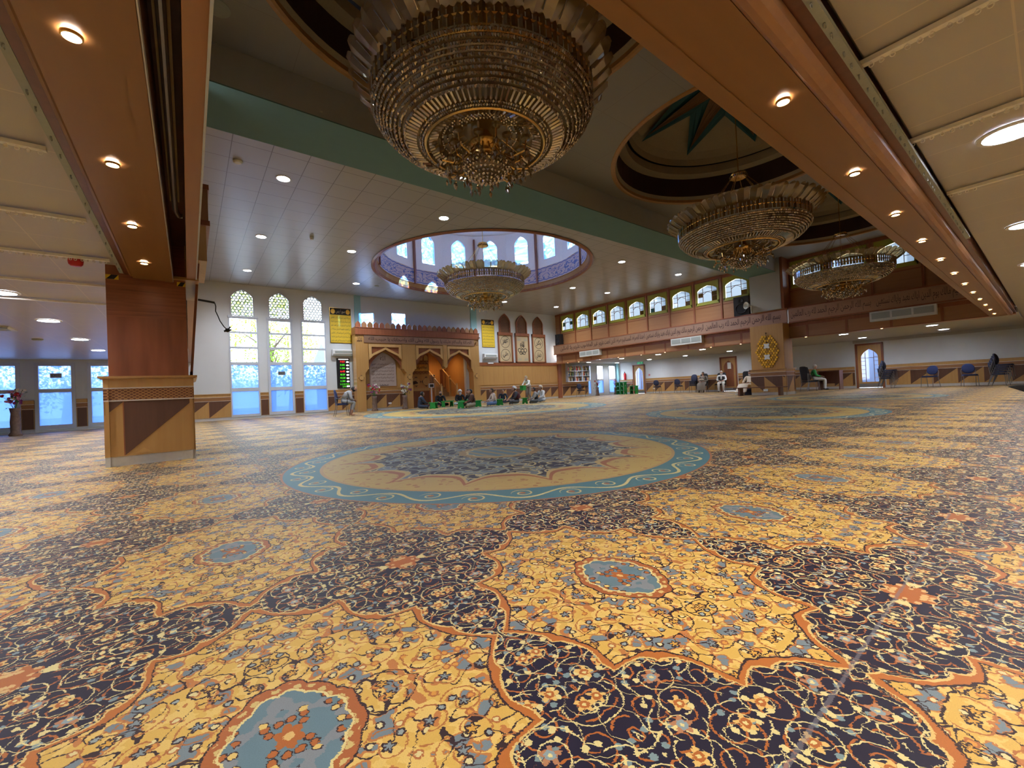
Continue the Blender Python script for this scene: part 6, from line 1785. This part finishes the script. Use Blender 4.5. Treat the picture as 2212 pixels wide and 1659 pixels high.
def person(pose, x, y, rz, label, top, legs, hair='hair_black', cap=None, beard=None, sleeve=None, vest=None, robe=None, s=1.0, turban=False, asym=0, feet='skin', group=None, z=0, tweak=None):
    p = dict(POSE[pose]); 
    if tweak: p.update(tweak)
    V, Ed = {}, []
    sl = sleeve or top
    V['pel'] = (p['pel'], .185, .150, legs); V['wst'] = (p['wst'], .178, .140, top); V['chs'] = (p['chs'], .192, .145, top)
    V['ub'] = (lerp(p['chs'], p['nk'], .62), .120, .085, top); V['nk'] = (p['nk'], .055, .055, 'skin'); V['hn'] = (lerp(p['nk'], p['hd'], .55), .052, .052, 'skin')
    Ed += [('pel', 'wst'), ('wst', 'chs'), ('chs', 'ub'), ('ub', 'nk'), ('nk', 'hn')]
    for side, m_ in (('l', -1), ('r', 1)):
        M = lambda q: (q[0]*m_, q[1], q[2])
        dy = asym*m_
        sh, el, ha = M(p['sh']), M(p['el']), M(p['ha'])
        el = (el[0], el[1]+dy*.05, el[2]); ha = (ha[0], ha[1]+dy*.04, ha[2])
        V['sh'+side] = (sh, .082, .078, sl); V['ua'+side] = (lerp(sh, el, .5), .066, .062, sl); V['el'+side] = (el, .054, .052, sl); V['fa'+side] = (lerp(el, ha, .6), .040, .036, sl); V['wr'+side] = (ha, .028, .023, 'skin')
        Ed += [('ub', 'sh'+side), ('sh'+side, 'ua'+side), ('ua'+side, 'el'+side), ('el'+side, 'fa'+side), ('fa'+side, 'wr'+side)]
        d = Vector(ha)-Vector(el); hand(V, Ed, side, ha, d, (0, .1, -1), 'wr'+side)
        hip, kn, an, to = M(p['hip']), M(p['kn']), M(p['an']), M(p['toe'])
        if pose == 'cross' and side == 'r': an = (an[0], an[1]-.10, an[2]+.02); to = (to[0], to[1]-.08, to[2]+.02)
        V['hp'+side] = (hip, .108, .100, legs); V['th'+side] = (lerp(hip, kn, .5), .098, .090, legs); V['kn'+side] = (kn, .078, .074, legs)
        V['cf'+side] = (lerp(kn, an, .35), .072, .068, legs); V['an'+side] = (an, .048, .044, legs if pose != 'hunch' else 'skin'); V['he'+side] = ((an[0], an[1]-.02, max(.035, an[2]-.05)), .036, .034, feet); V['to'+side] = (to, .040, .024, feet)
        Ed += [('pel', 'hp'+side), ('hp'+side, 'th'+side), ('th'+side, 'kn'+side), ('kn'+side, 'cf'+side), ('cf'+side, 'an'+side), ('an'+side, 'he'+side), ('he'+side, 'to'+side)]
    me = skin_obj(V, Ed, 'pel')
    # colour each face by the nearest bone
    segs = [(Vector(V[a][0]), Vector(V[b_][0]), V[a][3], V[b_][3]) for a, b_ in Ed]
    mb = MB()
    vs = [tuple(v.co) for v in me.vertices]
    by = {}
    for f in me.polygons:
        c = f.center; best = (9, None)
        for A, B, ra, rb in segs:
            d = B-A; t_ = max(0, min(1, (c-A).dot(d)/max(1e-9, d.length_squared))); q = (A+d*t_-c).length
            if q < best[0]: best = (q, ra if t_ < .5 else rb)
        by.setdefault(best[1], []).append(tuple(f.vertices))
    o0 = len(mb.v); mb.v += vs
    for m_, fs in by.items():
        k = mb.mi(m_)
        for f in fs: mb.f.append(f); mb.m.append(k)
    bpy.data.meshes.remove(me)
    T = add_head(mb, p['hd'], p['pitch'], asym*.3)
    body = mb.build('person', smooth=True)
    body.location = (x, y, z); body.rotation_euler = (0, 0, rz); body.scale = (s, s, s)
    tag(body, label, 'person', group)
    if hair: cap_shell(T, 1.09, .30, hair, 'hair', body)
    if cap:
        b = MB(); u = 20; vs = []
        for zz, r in ((.040, 1.12), (.062, 1.10), (.105, 1.02), (.135, .86), (.142, .4), (.143, .01)):
            vs += [T((math.cos(2*PI*j/u)*.078*r, -.006+math.sin(2*PI*j/u)*.096*r, zz)) for j in range(u)]
        b.add(vs, [(i*u+j, i*u+(j+1) % u, (i+1)*u+(j+1) % u, (i+1)*u+j) for i in range(5) for j in range(u)], cap); b.build('cap', body, True)
    if turban:
        b = MB()
        for zz, r, t_ in ((.045, .088, .026), (.075, .084, .030), (.108, .070, .028), (.135, .04, .028)):
            b.tube([T((math.cos(2*PI*j/18)*r, -.004+math.sin(2*PI*j/18)*r*1.15, zz+.012*math.sin(2*PI*j/18+zz*40))) for j in range(18)], t_, turban, 7, closed=True)
        b.build('turban', body, True)
    if beard:
        b = MB(); vs = []; u = 12
        for zz, r, yy in ((-.062, 1.0, -.006), (-.085, .98, .002), (-.118, .78, .010), (-.150, .45, .016), (-.168, .1, .018)):
            vs += [T((math.cos(PI*j/u)*.074*r, yy+math.sin(PI*j/u)*.092*r, zz)) for j in range(u+1)]
        b.add(vs, [(i*(u+1)+j, i*(u+1)+j+1, (i+1)*(u+1)+j+1, (i+1)*(u+1)+j) for i in range(4) for j in range(u)], beard); b.build('beard', body, True)
    if vest:
        b = MB(); u = 18; vs = []
        for t_, rx, ry in ((0, .205, .168), (.5, .205, .168), (1.0, .212, .168), (1.35, .205, .145), (1.6, .12, .095)):
            c = lerp(p['wst'], p['chs'], t_) if t_ <= 1 else lerp(p['chs'], p['nk'], (t_-1))
            ax = (Vector(p['nk'])-Vector(p['wst'])).normalized(); yy = Vector((1, 0, 0)).cross(ax)*-1
            vs += [tuple(Vector(c)+Vector((1, 0, 0))*rx*math.cos(2*PI*j/u)+yy*ry*math.sin(2*PI*j/u)) for j in range(u)]
        b.add(vs, [(i*u+j, i*u+(j+1) % u, (i+1)*u+(j+1) % u, (i+1)*u+j) for i in range(4) for j in range(u) if not (j == 4 and i > 0)], vest); b.build('waistcoat', body, True)
    if robe:                                             # long skirt of a robe falling over lap and shins
        b = MB(); u = 20; vs = []
        kn, an, pel = p['kn'], p['an'], p['pel']
        secs = [((0, pel[1]-.02, pel[2]+.10), .19, .17, 0), ((0, lerp(pel, kn, .5)[1], lerp(pel, kn, .5)[2]+.02), .22, .12, .9), ((0, kn[1]+.01, kn[2]-.0), .24, .11, .6), ((0, lerp(kn, an, .4)[1]+.03, lerp(kn, an, .4)[2]), .24, .10, 0), ((0, lerp(kn, an, .85)[1]+.04, max(.10, lerp(kn, an, .85)[2])), .25, .12, 0)]
        for (c, rx, ry, tl) in secs:
            for j in range(u):
                a = 2*PI*j/u; wv = 1+.04*math.sin(a*5)
                vs.append((c[0]+rx*wv*math.cos(a), c[1]+ry*wv*math.sin(a)*(1-tl*.6), c[2]+ry*math.sin(a)*tl))
        b.add(vs, [(i*u+j, i*u+(j+1) % u, (i+1)*u+(j+1) % u, (i+1)*u+j) for i in range(4) for j in range(u)], robe); b.build('robe_skirt', body, True)
    return body
for n_, c in (('cl_navy', (.018, .025, .045)), ('cl_black', (.012, .012, .015)), ('cl_white', (.70, .71, .70)), ('cl_grey', (.33, .34, .35)), ('cl_brown', (.085, .035, .02)), ('cl_khaki', (.30, .25, .15)), ('cl_cream', (.60, .48, .38)), ('cl_jeans', (.10, .16, .28)), ('cl_maroon', (.07, .012, .02)), ('cl_char', (.05, .055, .06)), ('cl_taupe', (.22, .19, .16)), ('cl_beige', (.58, .50, .40)), ('cl_darkred', (.16, .04, .03))):
    plain(n_, c, .85, sc=12, var=.12)
def H(dx, dy): return math.atan2(-dx, dy)              # heading of a figure that looks along (dx, dy)
person('cross', 8.55, 18.25, H(1, -.15), 'person in dark navy sitting cross-legged, leftmost of the floor circle', 'cl_navy', 'cl_navy', asym=.6)
person('cross', 10.45, 19.75, H(-.35, -1), 'bearded person all in black sitting before the pulpit stairs', 'cl_black', 'cl_black', beard='hair_black')
person('cross', 11.45, 19.45, H(-.3, -1), 'person with a white turban and black jacket over a white robe', 'cl_black', 'cl_white', hair=None, turban='cl_white', beard='hair_grey')
person('cross', 11.05, 17.65, H(-1, .1), 'person in a black jacket with white trim, behind the man in brown', 'cl_black', 'cl_char', asym=.5)
person('cross', 10.15, 15.95, H(-.9, .45), 'person in a brown top and khaki trousers, seen from behind', 'cl_brown', 'cl_khaki', asym=.4)
person('cross', 11.45, 16.15, H(-.9, .35), 'person in a cream shirt and blue jeans, seen from behind', 'cl_cream', 'cl_jeans', asym=.5, feet='cl_white')
person('cross', 13.7, 18.6, H(-.5, -.85), 'child in a dark top with a white line of text on the chest', 'cl_navy', 'cl_navy', s=.92)
person('cross', 12.65, 15.95, H(-.9, .45), 'person in a white cap and maroon waistcoat over grey sleeves', 'cl_maroon', 'cl_char', hair='hair_black', cap='cl_white', sleeve='cl_char', vest='cl_maroon', asym=.4, s=1.06)
person('cross', 13.55, 15.55, H(-.8, .6), 'person in a black jacket with a grey shoulder, right of the maroon waistcoat', 'cl_black', 'cl_char', sleeve='cl_grey', asym=.4, s=.95)
person('cross', 14.45, 16.1, H(-1, .1), 'person in a white shirt and white cap at the right end of the circle', 'cl_white', 'cl_grey', hair='hair_black', cap='cl_beige', s=1.05)
person('stand', 16.3, 19.4, H(-1, -.2), 'elderly person in a long white coat and tan cap, standing bent over the circle', 'cl_white', 'cl_taupe', hair='hair_grey', cap='cl_khaki', beard='hair_grey', s=.97, feet='cl_taupe')
b = MB(); b.box(-.14, .14, -.12, .12, 0, .26, 'green_plastic'); b.box(-.16, .16, -.14, .14, .26, .29, 'green_plastic'); o = b.build('storage_tub'); o.location = (15.72, 19.27, .66); o.rotation_euler = (0, 0, .2); tag(o, 'small green plastic tub held by the person in the long white coat', 'tub')
ch = chair('office_chair', 'blue padded visitor chair with black armrests beneath the prayer clock', 'seat_blue', 'oval', True); 
for c in list(ch.children):
    if c.name.startswith('backrest'):
        c.scale = (1.15, 1, 1.35); c.location = (0, .02, -.24)
ch.location = (4.66, 16.85, 0); hd_ = H(.95, -.12); ch.rotation_euler = (0, 0, hd_)
person('hunch', 4.66, 16.85, hd_, 'person in a pale grey robe bent forward on the blue chair by the clock', 'cl_grey', 'cl_grey', cap=None, s=.97)
r1 = person('chair', 25.95, 13.6, H(-1, -.15), 'person in a taupe robe reading a book on a chair', 'cl_taupe', 'cl_taupe', robe='cl_taupe', hair='hair_black', feet='cl_black', tweak=dict(pitch=-.5))
b = MB(); b.add([(-.13, -.09, .03), (0, -.09, 0), (.13, -.09, .03), (-.13, .09, .03), (0, .09, 0), (.13, .09, .03), (-.13, -.09, .045), (0, -.09, .015), (.13, -.09, .045), (-.13, .09, .045), (0, .09, .015), (.13, .09, .045)], [(0, 1, 4, 3), (1, 2, 5, 4), (6, 9, 10, 7), (7, 10, 11, 8), (0, 3, 9, 6), (2, 8, 11, 5), (0, 6, 7, 1), (1, 7, 8, 2), (3, 4, 10, 9), (4, 5, 11, 10)], 'paper')
o = b.build('open_book'); o.location = (25.53, 13.54, .80); o.rotation_euler = (.4, 0, H(-1, -.15)); tag(o, 'open book in the hands of the person in the taupe robe', 'book')
put(tall, 25.9, 13.6, H(-1, -.15), 'chair carrying the person in the taupe robe')
put(tall, 25.95, 12.45, H(-1, -.3), 'chair carrying the person in white')
person('chair', 25.95, 12.45, H(-1, -.3), 'person with a grey beard in white clothes and a black waistcoat', 'cl_white', 'cl_white', hair='hair_grey', cap=None, beard='hair_grey', vest='cl_black', feet='cl_black')
person('recline', 20.18, 8.47, H(-1, .12), 'person in a cream robe leaning back beside the honeycomb pillar', 'cl_beige', 'cl_beige', robe='cl_beige', tweak=dict(kn=(.14, .42, .46), an=(.12, .66, .10), toe=(.14, .86, .05)), hair='hair_black', beard='hair_grey', feet='cl_white')
b = MB(); b.box(-.3, .25, -.28, .28, .0, .24, 'seat_navy'); b.box(-.34, -.26, -.26, .26, .2, .62, 'seat_navy'); b.v = [(-y, x, z) for x, y, z in b.v]
o = b.build('floor_chair'); o.location = (20.2, 8.47, 0); o.rotation_euler = (0, 0, H(-1, .12)); tag(o, 'low navy floor seat under the person in the cream robe', 'seat')
person('chair', 25.15, 7.45, H(.4, -.9), 'person in green and white half hidden behind the high back chair', 'cl_grey', 'cl_white', hair='hair_grey', sleeve='green_plastic', feet='cl_black')
put(tall, 25.15, 7.45, H(.4, -.9), 'chair carrying the person in green and white')

# ================================================================== outside
b = MB(); b.box(-30, 60, Y1+2.8, 70, -.4, -.15, 'stone_grey'); struct(b.build('ground'), 'paving outside the tall windows')
def tree(x, y, h, r, label, seed, low=0.0):
    random.seed(seed)
    E = empty('tree', (x, y, -.15), label=label, cat='tree', group='trees outside the tall windows')
    b = MB(); b.tube([(0, 0, 0), (.1, 0, h*.3), (-.1, .1, h*.6), (0, 0, h*.9)], [.22, .17, .12, .04], 'bark', 8)
    for i in range(7):
        a = random.uniform(0, 2*PI); z = h*random.uniform(.3, .75); b.tube([(0, 0, z), (r*.5*math.cos(a), r*.5*math.sin(a), z+r*.4), (r*.8*math.cos(a), r*.8*math.sin(a), z+r*.6)], [.07, .045, .02], 'bark', 5)
    b.build('trunk', E)
    b = MB()
    cl = [(random.uniform(-.8, .8)*r, random.uniform(-.8, .8)*r, h*(low+(1-low)*random.uniform(.25, 1))) for _ in range(34)]
    for c in cl:
        for k in range(75):
            q = Vector(c)+Vector((random.gauss(0, .42), random.gauss(0, .42), random.gauss(0, .36)))
            d = Vector((random.uniform(-1, 1), random.uniform(-1, 1), random.uniform(-1, 1))).normalized(); s_ = d.cross(Vector((.3, .2, 1))).normalized()
            b.add([q-d*.10, q+s_*.06, q+d*.10, q-s_*.06], [(0, 1, 2, 3)], 'tree_leaf')
    b.build('crown', E)
tree(4.2, 30.5, 8.0, 2.2, 'leafy tree seen through the first and second tall windows', 1)
tree(.6, 35.5, 9.0, 2.4, 'pale green tree seen through the first tall window', 2)
tree(6.6, 38, 7.5, 2.2, 'leafy tree seen between the second and third tall windows', 3)
tree(-5, 31, 5.0, 2.4, 'bushy tree outside the frosted aisle windows', 5)
b = MB(); b.tube([(4.75, 27, -.15), (4.75, 27, 5.6)], .07, 'white_plastic', 8); b.tube([(4.75, 27, 5.6), (4.75, 26.4, 5.8)], .05, 'white_plastic', 8); b.box(4.6, 4.9, 26.0, 26.5, 5.75, 5.85, 'white_plastic')
tag(b.build('lamp_post', origin=(4.75, 27, 0)), 'white lamp post outside the middle tall window', 'lamp post')
E_ = empty('building', (10.5, 28, -.15), label='brick outbuilding with a dark sloping roof seen through the third tall window', cat='building')
b = MB(); b.box(7.2, 14, 26.4, 32, -.15, 2.7, 'brick_out'); b.build('wall', E_, origin=(10.5, 28, -.15))
b = MB(); b.prism([(25.9, 2.65), (32.4, 2.65), (32.4, 2.8), (29.1, 4.3), (25.9, 2.8)], 'x', 6.9, 14.2, 'roof_grey'); b.build('roof', E_, origin=(10.5, 28, -.15))
b = MB(); b.tube([(6.9, 25.85, 2.66), (14.2, 25.85, 2.66)], .06, 'roof_grey', 6); b.tube([(7.3, 26.3, 2.6), (7.3, 26.3, -.1)], .05, 'roof_grey', 6); b.build('gutter', E_, origin=(10.5, 28, -.15))
for c in list(gt.children): pass
